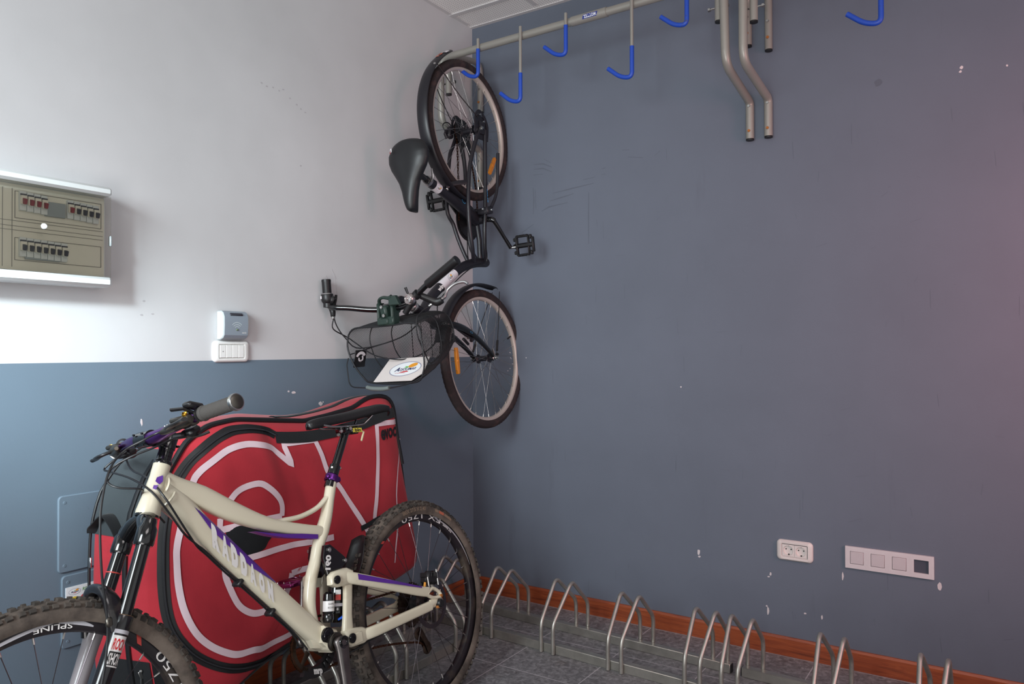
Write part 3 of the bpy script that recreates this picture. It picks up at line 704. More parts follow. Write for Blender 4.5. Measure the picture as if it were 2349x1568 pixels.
ribbon(g, [(-.836, .855), (-.915, .757), (-.95, .66), (-.97, .513), (-.985, .417)], .007)
for pts in ([(-1.478, 0.878), (-1.426, 0.83), (-1.446, 0.9), (-1.312, 0.9)], [(-1.493, 0.681), (-1.534, 0.681), (-1.64, 0.68), (-1.709, 0.676), (-1.703, .709)], [(-1.66, .577), (-1.568, 0.58), (-1.462, 0.582), (-1.365, 0.579), (-1.295, 0.577)],
            [(-1.462, 0.495), (-1.402, 0.497), (-1.335, 0.5)], [(-0.865, 0.927), (-1.017, 0.929)], [(-1.214, 0.326), (-1.099, 0.308), (-1.0, 0.296)]): ribbon(g, pts, .019, curve=False)
g.text('evoc.', lambda u, v: bp(bag_front(-.945+u, .872+v+.05*u, .0026)), .036, .115, mi=2, bold=.03)
body = g.build('bag_body', [M_BAGRED, M_BAGWHITE, mat('bag_print_black', '17141a', .7)], bag, 50)
def along(pts, sub=6):
    P, _ = smooth([V((0, p[0], p[1])) for p in pts], [(1, 1)]*len(pts), sub); return [(p.y, p.z) for p in P]
def zipper(pts, label=None):
    P = along(pts); g = G(); ribbon(g, P, .026, .0018, 0, curve=False)
    g.tube([bp(bag_front(a, b, .003)) for a, b in P], (.0045, .0038), 8, mi=0)
    z_ = g.build('zipper', M_ZIP, bag, label=label)
    g = G()
    for i in range(0, len(P)-1):
        for k in range(3):
            a = V(P[i]).lerp(V(P[i+1]), k/3); d = V(P[i+1])-V(P[i]); g.box(bp(bag_front(a.x, a.y, .0068)), (.0012, .004, .0026), rot('X', math.degrees(math.atan2(d.y, d.x))))
    g.build('zip_teeth', M_ZIPT, z_); return z_
zipper([(-1.465, 0.929), (-1.495, 0.945), (-1.549, 0.957), (-1.595, 0.96), (-1.641, 0.956), (-1.689, 0.938), (-1.742, 0.905), (-1.79, 0.860), (-1.825, 0.810), (-1.853, 0.732), (-1.866, 0.663), (-1.873, 0.582), (-1.872, 0.5), (-1.862, 0.44), (-1.84, 0.393), (-1.801, 0.345), (-1.737, 0.300), (-1.662, 0.272), (-1.572, 0.258), (-1.496, 0.262), (-1.442, 0.276), (-1.371, 0.294), (-1.2, .32)], 'black zip around the round front pocket')
# main zip follows the upper edge of the front
P = []
for k in range(90):
    t = math.radians(168-150*k/89); rr = RF(t)*.992; P.append(bp(bag_front(BC[0]+rr*math.cos(t), BC[1]+rr*math.sin(t), .006)))
g = G(); g.tube(P, (.009, .009), 8); mz = g.build('zipper', M_ZIP, bag, label='black zip along the upper edge')
P = []
for k in range(60):
    t = math.radians(36-58*k/59); P.append(side(t, 1.006, .06+.12*k/59))
g = G(); g.tube(P, .010, 8); g.build('piping', M_BAGBLK, bag)
P = [side(math.radians(100-64*k/40), 1.004, .3+.25*math.sin(PI*k/40)) for k in range(41)]
g = G(); g.tube(P, (.014, .005), 8); g.build('piping', M_BAGBLK, bag)
g = G(); ribbon(g, along([(-1.467, 0.922), (-1.389, 0.915), (-1.308, 0.913), (-1.207, 0.920), (-1.087, 0.936), (-0.97, 0.955), (-0.875, 0.968)]), .036, .004, 0, curve=False); g.build('strap_band', M_BAGBLK, bag)
g = G(); ribbon(g, [(-1.16, .578), (-1.10, .590), (-1.02, .602)], .018, .005, 0, curve=False); g.build('compression_strap', M_BAGBLK, bag)
g = G(); pts = along([(-1.689, 0.667), (-1.659, 0.682), (-1.626, 0.678), (-1.571, 0.655), (-1.527, 0.630), (-1.545, 0.612), (-1.562, 0.594), (-1.592, 0.588), (-1.63, 0.586), (-1.652, 0.6), (-1.667, 0.619), (-1.689, 0.637), (-1.689, 0.667)], 3)[:-1]
c = (-1.61, .635); L = [bp(bag_front(*c, .006))]
for f in (.4, .75, 1.): L += [bp(bag_front(c[0]+(a-c[0])*f, c[1]+(b-c[1])*f, .005 if f < 1 else .001)) for a, b in pts]
n = len(pts); g.add(L, [[0, 1+i, 1+(i+1) % n] for i in range(n)]+[[1+k*n+i, 1+k*n+(i+1) % n, 1+(k+1)*n+(i+1) % n, 1+(k+1)*n+i] for k in range(2) for i in range(n)]); g.build('scuff_patch', M_BAGBLK, bag)
# end face: dark reinforced top, second zip, grab handle
g = G(); ts = [math.radians(146+2.4*k) for k in range(12)]; fl = [.06, .15, .3, .45, .6, .75, .9]
g.sheet(lambda t, f: side(t, 1.008, f), ts, fl); g.build('end_panel', M_BAGGREY, bag)
P = [side(math.radians(150+5.2*k), 1.010, .30) for k in range(14)]
g = G(); g.tube(P, (.010, .005), 8, up=(0, 1, 0)); z2 = g.build('zipper', M_ZIP, bag, label='black zip down the end of the bag')
P = [side(math.radians(146+3.1*k), 1.008, .93) for k in range(17)]
g = G(); g.tube(P, .004, 8); g.build('zipper', M_ZIP, bag, label='black zip at the back edge')
q = [side(math.radians(172), 1.01, .86), side(math.radians(170), 1.025, .80), side(math.radians(167), 1.035, .62), side(math.radians(169), 1.032, .45), side(math.radians(173), 1.022, .32), side(math.radians(175), 1.01, .25)]
g = G(); g.tube(q, (.020, .0035), 8, sub=5, up=(0, 0, 1)); g.build('grab_handle', M_BAGBLK, bag)
q = side(math.radians(180), 1.012, .9); g = G(); g.box(q, (.012, .006, .03), bev=.002); g.build('zip_pull', M_STEEL, bag)
for k in (0, 1):
    q = side(math.radians(205+5*k), 1.012, .12+.03*k); g = G(); g.box(q+V((0, 0, -.012)), (.002, .009, .026), rot('X', 20), .0008); g.ball(q, .005, 8); g.tube([q+V((0, 0, -.02)), q+V((0, 0, -.034))], .002, 6); g.build('zip_pull', M_STEEL, bag)
g = G(); us = [math.radians(203+5*k) for k in range(13)]
g.sheet(lambda t, f: side(t, 1.006, f), us, [.0, .06, .15, .3, .5, .75]); g.sheet(lambda t, r: bp(bag_front(BC[0]+r*RF(t)*math.cos(t), BC[1]+r*RF(t)*math.sin(t), .003)), us, [1., .985, .96, .93, .90, .87]); g.build('corner_guard', M_BAGBLK, bag)
for y in (-1.84, -1.62):
    g = G(); g.lathe((.27-.2-.05, y+1.33, .035-.12), (1, 0, 0), [(0, -.02), (.02, -.02), (.034, -.014), (.035, 0), (.034, .014), (.02, .02), (0, .02)], 24); g.build('trolley_wheel', M_BLKPL, bag)
    g = G(); g.box((.02, y+1.33, .085-.12), (.055, .05, .09), bev=.008); g.build('wheel_housing', M_BLKPL, bag)
# ================================================================ mountain bike (local X forward, Y left, Z up; origin between rear tyre and floor)
_y, _l = .036, .19
F_ = V((math.sin(_y), -math.cos(_y), 0)); A_ = V((math.cos(_y)*math.cos(_l), math.sin(_y)*math.cos(_l), math.sin(_l))); U_ = F_.cross(A_)
MTB_M = M((F_, A_, U_)).transposed().to_4x4(); MTB_M.translation = V((.653, -1.103, .003))
mtb = thing('mountain_bike', 'cream and purple full suspension mountain bike leaning on the red bag', 'bicycle', mat=MTB_M)
M_CREAM = mat('frame_cream_paint', 'd9cfb8', .3, coat=.35, dirt=('b9a88c', 5, .66, .08)); M_PURP = mat('frame_purple', '5a2a92', .35, coat=.3); M_WLET = mat('frame_letter_white', 'e9e4e2', .4); M_BLET = mat('frame_letter_beige', 'cfc4a2', .4)
M_GLOSS = mat('gloss_black', '0c0c0e', .14, coat=.6); M_STAN = mat('stanchion_black', '08080a', .1, coat=.8); M_SATIN = mat('satin_black', '1b1a1c', .38); M_LOWER = mat('fork_lower_black', '161418', .24, coat=.5, dirt=('4a4038', 9, .68, .08)); M_LITLEG = mat('fork_lower_painted_highlight', 'a39ca0', .3, coat=.3)  # far lower leg: its broad highlight is put into a grey base colour
M_PANOD = metal('purple_anodized', '7a3f9a', .32); M_GRIP = mat('grip_grey_rubber', '4a4643', .8, bump=(160, .6, .002)); M_CTRL = metal('dirty_grey_metal', '6d6862', .42, ('5b4630', 20, .55)); M_GOLD = metal('gold_screw', 'd2a23c', .3); M_HOSE = mat('cable_black', '1d1d20', .4)
M_TYRE = mat('tyre_dusty', '6c6057', .88, dirt=('3a322e', 11, .52, .14), bump=(60, .3, .002)); M_KNOB = mat('tyre_knob', '4a423c', .88, dirt=('2a2725', 24, .55, .12)); M_RIM = mat('rim_black', '211c20', .35, dirt=('4f4439', 10, .62, .1)); M_SPOKE = metal('spoke_dark', '6d6468', .3); M_NIP = metal('nipple_silver', 'e6e0da', .3)
M_DRIVE = metal('dirty_drivetrain', '5e5148', .5, ('3e2d22', 30, .5)); M_CHAIN = metal('rusty_chain', '6a4a3a', .5, ('4a2f22', 40, .5)); M_ROTOR = metal('brake_rotor', '6a6468', .35); M_CRANK = metal('crank_grey', '8a8482', .34, ('4a4038', 14, .62)); M_PEDAL = metal('pedal_magenta', '9a3f78', .35); M_REDM = mat('rim_print_red', 'c8433c', .5); M_GREYP = mat('rim_print_grey', 'b9b6bc', .45); M_ORNG = mat('tyre_print_orange', 'b8664e', .7); M_TPRINT = mat('tyre_print_tan', '85705e', .8)
def L3(s, l, h): return V((s, l, h))
# ---- frame
g = G()
dtc = [(.905, .868), (.86, .8265), (.795, .7475), (.70, .640), (.60, .528), (.52, .438), (.475, .388), (.451, .362)]
dtr = [(.024, .03), (.025, .031), (.024, .0285), (.024, .0285), (.025, .0285), (.027, .029), (.032, .029), (.036, .026)]
g.tube([L3(a, 0, b) for a, b in dtc], dtr, 20, sq=3.2, up=(-.748, 0, .664), sub=3)
ttc = [(.905, .895), (.86, .868), (.794, .838), (.716, .790), (.632, .745), (.566, .717), (.477, .688), (.40, .667)]
ttr = [(.019, .030), (.021, .0295), (.021, .0285), (.021, .0265), (.020, .021), (.019, .018), (.018, .0185), (.017, .018)]
g.tube([L3(a, 0, b) for a, b in ttc], ttr, 20, sq=3.0, up=(0, 0, 1), sub=3)
g.tube([L3(a, 0, b) for a, b in [(.60, .737), (.555, .728), (.531, .727), (.468, .727), (.398, .742), (.345, .775)]], [(.014, .005), (.013, .0075), (.0125, .008), (.0115, .0075), (.011, .007), (.011, .006)], 14, up=(0, 0, 1), sub=4)
stc = [(.331, .806), (.352, .756), (.372, .709), (.395, .67), (.417, .635), (.438, .59), (.462, .548), (.478, .5), (.485, .46), (.482, .42)]
g.tube([L3(a, 0, b) for a, b in stc], [.0165, .0165, .0185, .0205, .0185, .0175, .018, .0185, .019, .02], 18, sub=3)
hd = (V((.889, 0, .933))-V((.943, 0, .817))).normalized()
g.tube([L3(.943, 0, .817), L3(.940, 0, .824), L3(.925, 0, .856), L3(.903, 0, .903), L3(.889, 0, .933)], [.0275, .0285, .0245, .0205, .021], 28)
# gusset between top and down tube, welds, bottom bracket shell and pivot yoke
g.prism([L3(.905, -.016, .88), L3(.845, -.016, .86), L3(.825, -.016, .828), L3(.84, -.016, .80), L3(.89, -.016, .845)], (0, .032, 0), .004)
for c, ax, r_ in ((L3(.912, 0, .888), (.9, 0, .45), .026), (L3(.905, 0, .862), (.7, 0, .75), .029)):
    g.lathe(c-V(ax).normalized()*.018, ax, [(r_, -.003), (r_+.003, 0), (r_, .003)], 24)
g.cyl(L3(.451, -.045, .362), L3(.451, .045, .362), .026, n=28)
g.prism([L3(.53, -.022, .43), L3(.505, -.022, .452), L3(.455, -.022, .415), L3(.43, -.022, .372), L3(.44, -.022, .34), L3(.50, -.022, .36)], (0, .044, 0), .005)
g.prism([L3(.475, -.012, .415), L3(.49, -.012, .372), L3(.46, -.012, .335), L3(.41, -.012, .337), L3(.43, -.012, .39)], (0, .058, 0), .006)
frame = g.build('frame', [M_CREAM], mtb, 45, label='cream painted aluminium frame')
# purple graphics and lettering on the tubes
n1 = V((.748, 0, -.664)); d1 = V((-.664, 0, -.748)); o1 = V((.795, 0, .7475))
def dt(u, v, l=.0246): return o1+d1*u-n1*v+V((0, l, 0))
g = G(); us = [-.075+.33*i/24 for i in range(25)]
def pw(u): return .006+.014*min(1, max(0, (u+.075)/.07)) if u < .16 else max(.004, .020-.016*(u-.16)/.095)
for i in range(24):
    a, b = us[i], us[i+1]
    for j in range(3):
        va0, va1 = [.0255-pw(a)*(k/3) for k in (j, j+1)]; vb0, vb1 = [.0255-pw(b)*(k/3) for k in (j, j+1)]
        lf = lambda v: .0247*max(.2, (1-(abs(v)/.0292)**3.2))**(1/3.2)+.0012
        g.add([dt(a, va0, lf(va0)), dt(b, vb0, lf(vb0)), dt(b, vb1, lf(vb1)), dt(a, va1, lf(va1))], [[0, 1, 2, 3]])
g.build('purple_graphic', M_PURP, frame)
g = G()
for i, ch in enumerate('RADDAON'):
    u0 = .022+i*.0375; k = 1-.035*i
    for (lo, hi, mi) in ((0, 1, 0),):
        g.text(ch, lambda u, v: dt(u0+u-1.0*(v-.018), v-.020, .0262), .038*k, .030*k, mi=0, bold=.11)
g.build('frame_lettering', M_WLET, frame, flat=True)
g = G(); T_ = [(.65, .718, .0), (.60, .697, .006), (.55, .680, .010), (.49, .6655, .013), (.43, .651, .013)]
L = []
for a, b, hgt in T_:
    for k in (0, 1): L.append(L3(a, .0155+.003*k, b+.001-(.0) +hgt*k))
g.add(L+[V((p.x, -p.y, p.z)) for p in L], [[2*i, 2*i+2, 2*i+3, 2*i+1] for i in range(4)]+[[10+2*i, 12+2*i, 13+2*i, 11+2*i] for i in range(4)]+[[2*i, 2*i+2, 12+2*i, 10+2*i] for i in range(4)])
g.build('purple_graphic', M_PURP, frame)
g = G()
def ht(u, v):
    c = V((.925, 0, .856))+hd*v; a = u/.024; return c+V((math.sin(a)*.9, 0, math.sin(a)*.42))*.0245+V((0, math.cos(a)*.0245, 0))
for poly in ([(.004, .054), (.016, .046), (.017, .036), (.006, .030), (.000, .040)], [(.008, .028), (.018, .026), (.018, .018), (.010, .016)]):
    g.add([ht(a, b) for a, b in poly], [list(range(len(poly)))])
g.build('head_badge', M_PURP, frame, flat=True)
# ---- headset, stem, bar
ax = hd; h0 = V((.889, 0, .933))
g = G(); g.lathe(h0, ax, [(0, -.001), (.0225, -.001), (.0235, .004), (.0215, .008), (.018, .010), (.018, .018), (.0172, .0185), (.0172, .0195), (.018, .020), (.018, .028), (.0172, .0285), (.0172, .0295), (.018, .03), (.018, .040), (0, .040)], 28)
g.build('headset', M_GLOSS, mtb)
g = G(); g.lathe(V((.943, 0, .817)), ax, [(0, -.004), (.027, -.004), (.028, 0), (.0275, .002), (0, .002)], 28); g.build('headset_cup', M_GLOSS, mtb)
st0 = h0+ax*.06; bar0 = V((.924, 0, 1.0))
g = G(); g.lathe(h0, ax, [(0, .040), (.0195, .040), (.020, .045), (.020, .078), (.018, .082), (0, .084)], 28)
g.tube([st0, st0.lerp(bar0, .5), bar0-V((.012, 0, .002))], [(.016, .017), (.016, .015), (.02, .017)], 16, sq=3)
g.cyl(bar0-V((0, .024, 0)), bar0+V((0, .024, 0)), .0205, n=24)
for s_ in (-1, 1):
    for dz in (-.014, .014): g.lathe(bar0+V((.018, .017*s_, dz)), (1, 0, 0), [(0, .004), (.003, .004), (.003, 0)], 8)
    g.lathe(h0+ax*.05+V((-.019, .008*s_, -.006)), (-1, 0, 0), [(0, .006), (.0035, .006), (.0035, 0)], 8)
g.build('stem', M_GLOSS, mtb)
barp = [(.788, -.352, .996), (.838, -.25, .999), (.882, -.15, 1.002), (.910, -.075, 1.001), (.924, 0, 1.0), (.932, .06, 1.001), (.938, .12, 1.009), (.943, .2, 1.020), (.947, .27, 1.027), (.947, .368, 1.034)]
g = G(); g.tube([V(p) for p in barp], [.011, .011, .0115, .0145, .0158, .0152, .0130, .0115, .011, .011], 16, sub=4); hb = g.build('handlebar', M_PANOD, mtb, label='purple anodized handlebar')
g = G(); g.text('MORE', lambda u, v: V((.9455+.02*(-u), .135+u, 1.0165-.0035+v*.9+.12*u)), .011, .05, bold=.03); g.build('bar_lettering', M_WLET, hb, flat=True)
def grip(a, b):
    a, b = V(a), V(b); d = (b-a).normalized(); L_ = (b-a).length
    g = G(); g.lathe(a, d, [(0, 0), (.0175, 0), (.0185, .004), (.0165, .01)]+[(.0160+.0006*(i % 2), .01+(L_-.02)*i/16) for i in range(17)]+[(.0185, L_-.006), (.0185, L_), (0, L_)], 28); gr = g.build('grip', M_GRIP, mtb)
    g = G(); g.lathe(b, d, [(.0165, -.009), (.0195, -.008), (.0195, -.001), (.0185, .001), (.0165, .0012)], 28); g.build('lock_ring', M_STEEL, gr)
    g = G(); g.lathe(b, d, [(0, .004), (.012, .0035), (.0165, .001), (.0165, -.004)], 28); g.build('end_plug', M_CTRL, gr)
grip((.947, .258, 1.0265), (.946, .376, 1.035)); grip((.833, -.262, .9988), (.786, -.358, .9955))
def brake(sg, c, din):
    """brake lever on the bar at c; din = unit vector along the bar towards the stem"""
    c, din = V(c), V(din).normalized(); fw = V((1, 0, -.25)).normalized()
    g = G(); g.lathe(c-din*.007, din, [(.0115, 0), (.0165, .001), (.0165, .013), (.0115, .014)], 20)
    m0 = c+fw*.024; g.tube([m0-din*.03, m0-din*.01, m0+din*.03, m0+din*.075, m0+din*.098+fw*.004], [(.008, .009), (.011, .013), (.0115, .0125), (.009, .010), (.005, .005)], 14, sub=3)
    g.box(m0+V((0, 0, .010))+din*.02, (.02, .05, .012), bev=.004); g.box((c+m0)/2, (.022, .013, .014), bev=.003)
    br = g.build('brake_lever', M_CTRL, mtb, label='dusty grey hydraulic brake lever')
    g = G(); g.lathe(m0-din*.012+V((.003, .0, .012)), (.35, .6, .72), [(0, .006), (.003, .004), (.0055, .006), (.0065, .004), (.0065, 0)], 14); g.build('adjuster_screw', M_GOLD, br)
    g = G(); q = [m0-din*.02+fw*.006, m0-din*.0+fw*.03, m0+din*.04+fw*.040+V((0, 0, .004)), m0-din*.03+fw*.052+V((0, 0, .004)), m0-din*.075+fw*.05, m0-din*.10+fw*.058]
    g.tube([m0+din*.03+fw*.008, m0+din*.015+fw*.034, m0-din*.02+fw*.044, m0-din*.06+fw*.042, m0-din*.085+fw*.050], [(.006, .005), (.008, .0045), (.009, .0045), (.009, .0045), (.007, .005)], 10, sub=4, up=(0, 0, 1)); g.build('lever_blade', M_SATIN, br)
    return br
brake(1, (.944, .215, 1.0215), (-.1, -1, -.12)); brake(-1, (.846, -.235, .999), (.45, 1, .03))
def shifter(c, din, sg):
    c, din = V(c), V(din).normalized(); g = G()
    g.lathe(c-din*.006, din, [(.0115, 0), (.016, .001), (.016, .011), (.0115, .012)], 18)
    g.box(c+V((-.012, 0, -.024)), (.034, .042, .018), rot('Y', 25), .006); g.box(c+V((.006, -.012*sg, -.030)), (.03, .03, .014), rot('Z', 20), .005); g.cyl(c+V((-.014, .0, -.034)), c+V((-.014, 0, -.020)), .015, n=20)
    s_ = g.build('shifter', M_SATIN, mtb)
    g = G(); g.tube([c+V((-.012, 0, -.036)), c+V((-.028, .012*sg, -.036)), c+V((-.044, .024*sg, -.030))], [(.008, .003), (.007, .003), (.010, .004)], 10, sub=3, up=(0, 0, 1)); g.build('thumb_paddle', M_SATIN, s_)
    g = G(); g.lathe(c+V((-.02, .0, -.02)), (-.5, .75, .4), [(0, .012), (.006, .012), (.008, .006), (.008, 0)], 16); g.build('cover_cap', M_CTRL, s_)
shifter((.943, .185, 1.018), (0, 1, .1), 1); shifter((.862, -.20, 1.006), (.38, 1, 0), -1)
g = G(); g.lathe(V((.946, .243, 1.0255)), (0, 1, .1), [(.0115, 0), (.0165, .001), (.0165, .010), (.0115, .011)], 18); g.box((.955, .238, 1.048), (.042, .03, .014), rot('Y', -14), .005); g.tube([V((.95, .235, 1.03)), V((.975, .23, 1.044)), V((.985, .20, 1.046))], [(.006, .004)]*3, 8); g.build('remote_lever', M_SATIN, mtb)
def hose(pts, r=.0026, name='cable_hose'):
    g = G(); g.tube([V(p) for p in pts], r, 8, sub=5); return g.build(name, M_HOSE, mtb)
hose([(.96, .12, 1.006), (0.967, 0.105, 1.003), (0.988, 0.09, 0.993), (1.019, 0.06, 0.975), (1.063, 0.07, 0.938), (1.094, 0.08, 0.872), (1.108, 0.085, 0.809), (1.115, 0.088, 0.735), (1.114, 0.085, 0.68), (1.113, 0.086, 0.626), (1.118, 0.086, 0.574), (1.139, 0.089, 0.501), (1.18, .09, .40)])
hose([(.925, .17, .992), (0.895, 0.06, 0.989), (0.929, 0.03, 0.975), (0.968, 0.0, 0.962), (0.993, -0.03, 0.946), (1.012, -0.03, 0.925), (1.016, -0.02, 0.907), (1.003, 0.0, 0.893), (0.962, 0.02, 0.881), (.93, -.028, .86), (.88, -.03, .79)])
hose([(.885, -.15, .985), (0.917, -0.2, 0.951), (0.931, -0.15, 0.937), (0.937, -0.06, 0.912), (0.938, 0.02, 0.872), (0.905, 0.032, 0.812), (0.872, 0.030, 0.758), (0.834, 0.018, 0.725), (.80, .006, .699), (.749, 0, .645), (.661, 0, .548), (.607, 0, .486), (.553, 0, .423), (.51, 0, .36)])
hose([(.86, -.2, .985), (0.897, -0.12, 0.937), (0.917, -0.02, 0.905), (0.921, 0.04, 0.857), (0.888, 0.038, 0.798), (0.862, 0.031, 0.757), (0.825, 0.010, 0.716), (.79, -.006, .688), (.749, -.007, .641), (.661, -.007, .544), (.607, -.007, .482), (.553, -.007, .42), (.52, -.02, .37)])
for c in ((.70, .592), (.61, .49)):
    g = G(); g.box((c[0]+.012, 0, c[1]+.006), (.022, .03, .012), rot('Y', 42), .003); g.lathe((c[0]+.018, .012, c[1]), (.3, .9, -.3), [(0, .004), (.004, .004), (.004, 0)], 10); g.build('cable_guide', M_SATIN, mtb)
# ---- fork
g = G()
NL0, NL1 = V((.983, .066, .80)), V((1.067, .066, .610)); FL0, FL1 = V((.960, -.066, .783)), V((1.053, -.066, .592))
dn = (NL1-NL0).normalized(); df = (FL1-FL0).normalized(); NLE = V((1.207, .066, .350)); FLE = V((1.178, -.066, .332))
for a, d in ((NL0, dn), (FL0, df)):
    g.lathe(a, d, [(0, -.012), (.015, -.012), (.017, -.004), (.0175, .004), (.0225, .012), (.0225, .046), (.0205, .05), (0, .05)], 24)
g.tube([NL0+dn*.022, V((.972, .035, .805)), V((.953, .012, .816))], [(.017, .020), (.019, .020), (.022, .012)], 14, sub=4); g.tube([FL0+df*.022, V((.958, -.035, .798)), V((.945, -.012, .814))], [(.017, .020), (.019, .020), (.022, .012)], 14, sub=4)
fork = g.build('fork', M_GLOSS, mtb, label='black suspension fork crown')
for a, b in ((NL0, NL1), (FL0, FL1)):
    d = (b-a).normalized(); g = G(); g.cyl(a+d*.048, b+d*.01, .0158, n=24); s_ = g.build('stanchion', M_STAN, fork)
    if a is FL0: g = G(); g.lathe(a+d*.095, d, [(.0158, -.0016), (.0172, -.001), (.0172, .001), (.0158, .0016)], 24); g.build('travel_ring', M_REDM, s_)
for a, b, m_, sg in ((NL1, NLE, M_LOWER, 1), (FL1, FLE, M_LITLEG, -1)):
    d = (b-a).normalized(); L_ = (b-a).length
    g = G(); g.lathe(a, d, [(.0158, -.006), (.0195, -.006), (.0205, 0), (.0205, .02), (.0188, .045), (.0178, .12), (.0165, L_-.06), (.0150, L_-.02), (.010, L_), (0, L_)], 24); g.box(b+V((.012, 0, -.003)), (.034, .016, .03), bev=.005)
    lg = g.build('lower_leg', m_, fork, label='black fork lower leg' if sg > 0 else 'fork lower leg with its highlight painted in light grey')
    g = G(); g.lathe(a, d, [(.0162, -.0075), (.0195, -.007), (.0195, -.006)], 24); g.build('dust_seal', M_RUST if False else mat('seal_brown', '6a4a2c', .6), lg)
    if sg > 0:
        e1 = V((0, 1, 0)); e2 = d.cross(e1)
        def lf(u, v, o=0.):   # u across the leg, v along it
            q = (u/.0187); return a+d*(.058-v)+(e1*math.cos(q)-e2*math.sin(q))*(.0199+o)
        g = G()
        g.sheet(lambda u, v: lf(u, v, -.0002), [-.0165+.033*i/8 for i in range(9)], [-.041, .022], 0); g.sheet(lambda u, v: lf(u, v, .0002), [-.0145+.029*i/8 for i in range(9)], [-.0085, .019], 1); g.sheet(lambda u, v: lf(u, v, .0002), [-.0145+.029*i/8 for i in range(9)], [-.038, -.0105], 2)
        g.sheet(lambda u, v: lf(u, v, .0009), [-.018+.036*i/8 for i in range(9)], [.026, .034], 3)
        g.text('ROCK', lambda u, v: lf(u, v-.006, .0006), .022, .025, mi=4, bold=.03); g.text('SHOX', lambda u, v: lf(u, v-.0355, .0006), .022, .025, mi=1, bold=.03)
        g.build('fork_sticker', [M_WLET, M_WLET, M_BLKPL, M_GREYP, mat('sticker_red', 'c8242c', .4)], lg, 60)
g = G(); g.tube([NL1+dn*.02+V((.004, .002, 0)), V((1.083, .060, .645)), V((1.085, .040, .672)), V((1.083, 0, .681)), V((1.072, -.040, .668)), V((1.066, -.060, .635)), FL1+df*.02+V((.004, -.002, 0))], [(.012, .022), (.010, .021), (.011, .016), (.011, .013), (.011, .016), (.010, .021), (.012, .022)], 16, sub=4, up=(1, 0, .35), sq=2.6); g.build('fork_arch', M_LOWER, fork)
g = G(); g.box(V((1.11, .086, .615)), (.014, .010, .02), bev=.003); g.build('hose_guide', M_CTRL, fork)
# ---- wheels
def polar(a, r, l): return V((r*math.cos(a), l, r*math.sin(a)))
def mtb_wheel(parent, loc, rz, RAD=.347):
    g = G(); prof = [(RAD-.0405, .0145), (RAD-.047, .0150), (RAD-.058, .0146), (RAD-.070, .0115), (RAD-.0735, .005), (RAD-.0735, -.005), (RAD-.070, -.0115), (RAD-.058, -.0146), (RAD-.047, -.0150), (RAD-.0405, -.0145), (RAD-.043, -.011), (RAD-.050, 0), (RAD-.043, .011)]
    g.lathe((0, 0, 0), (0, 1, 0), prof, 96, closed=True)
    w = g.build('wheel', M_RIM, parent); w.location = loc; w.rotation_euler = (0, 0, rz)
    # tyre with its knobs
    g = G(); tr = .0268; rc = RAD-.0345; pr = []
    for k in range(21):
        a = math.radians(-128+256*k/20); pr.append((rc+tr*math.cos(a)*1.02, tr*math.sin(a)*1.04))
    g.lathe((0, 0, 0), (0, 1, 0), pr, 120, mi=0); NK = 98
    def knob(a, lat, wl, wa, hgt, skew=0.):
        ph = math.asin(max(-1, min(1, lat/(tr*1.04)))); c = V((rc+tr*math.cos(ph)*1.02, lat)); nr = V((math.cos(ph), math.sin(ph))); tn = V((-math.sin(ph), math.cos(ph))); P_ = []
        for hh, k in ((-.003, 1.), (hgt, .82)):
            for (x, y) in ((-1, -1), (1, -1), (1, 1), (-1, 1)):
                q = c+nr*hh+tn*(x*wl*.5*k); P_.append(polar(a+(y*wa*.5*k+skew*x*wl)/c.x, q.x, q.y))
        g.add(P_, [[4, 5, 6, 7], [0, 1, 5, 4], [1, 2, 6, 5], [2, 3, 7, 6], [3, 0, 4, 7]], 1)
    for i in range(NK):
        a = 2*PI*i/NK; s_ = 2*PI/NK
        if i % 2: knob(a, .0065, .0095, .0125, .0060, .1); knob(a, -.0065, .0095, .0125, .0060, -.1)
        else: knob(a, .0, .013, .009, .0060); knob(a, .0150, .0075, .0135, .0056); knob(a, -.0150, .0075, .0135, .0056)
        for sg in (-1, 1): knob(a+(s_*.5 if i % 2 else .4*s_), .0230*sg, .0115, .0135, .0058)
    g.build('tyre', [M_TYRE, M_KNOB], w, 35)
    g = G(); g.lathe((0, 0, 0), (0, 1, 0), [(0, .05), (.009, .05), (.010, .040), (.020, .036), (.0265, .034), (.0265, .028), (.015, .022), (.0135, 0), (.015, -.022), (.025, -.028), (.025, -.034), (.014, -.038), (.009, -.05), (0, -.05)], 28); g.build('hub', M_SATIN, w)
    for i in range(28):
        a = 2*PI*i/28; sd = 1 if i % 2 else -1; h_a = a+(.62 if (i//2) % 2 else -.62)
        p0 = polar(h_a, .0245, .031*sd); p1 = polar(a, RAD-.074, .002*sd); d = (p1-p0).normalized()
        g = G(); g.cyl(p0, p1-d*.012, .00095, n=6, mi=0); g.cyl(p1-d*.013, p1+d*.002, .0021, n=6, mi=1); g.build('spoke', [M_SPOKE, M_NIP], w)
    return w
def arc_text(g, body, a0, R0, l, size, width, flip, mi=0, bold=0., shear=0., tilt=0.):
    sg = -1 if flip else 1
    g.text(body, lambda u, v: polar(a0+sg*u/R0, R0+sg*(v-size/2), l+tilt*(sg*(v-size/2))), size, width, mi=mi, bold=bold, shear=shear)
def swoosh(g, a0, a1, r0, r1, l, w, mi=0):
    P_ = []
    for k in range(17):
        f = k/16; a = a0+(a1-a0)*f; r = r0+(r1-r0)*f*f; ww = w*math.sin(PI*(.08+.84*f))**.8
        P_ += [polar(a, r-ww/2, l), polar(a, r+ww/2, l)]
    g.add(P_, [[2*i, 2*i+2, 2*i+3, 2*i+1] for i in range(16)], mi)
rw = mtb_wheel(mtb, (0, 0, .344), 0.)
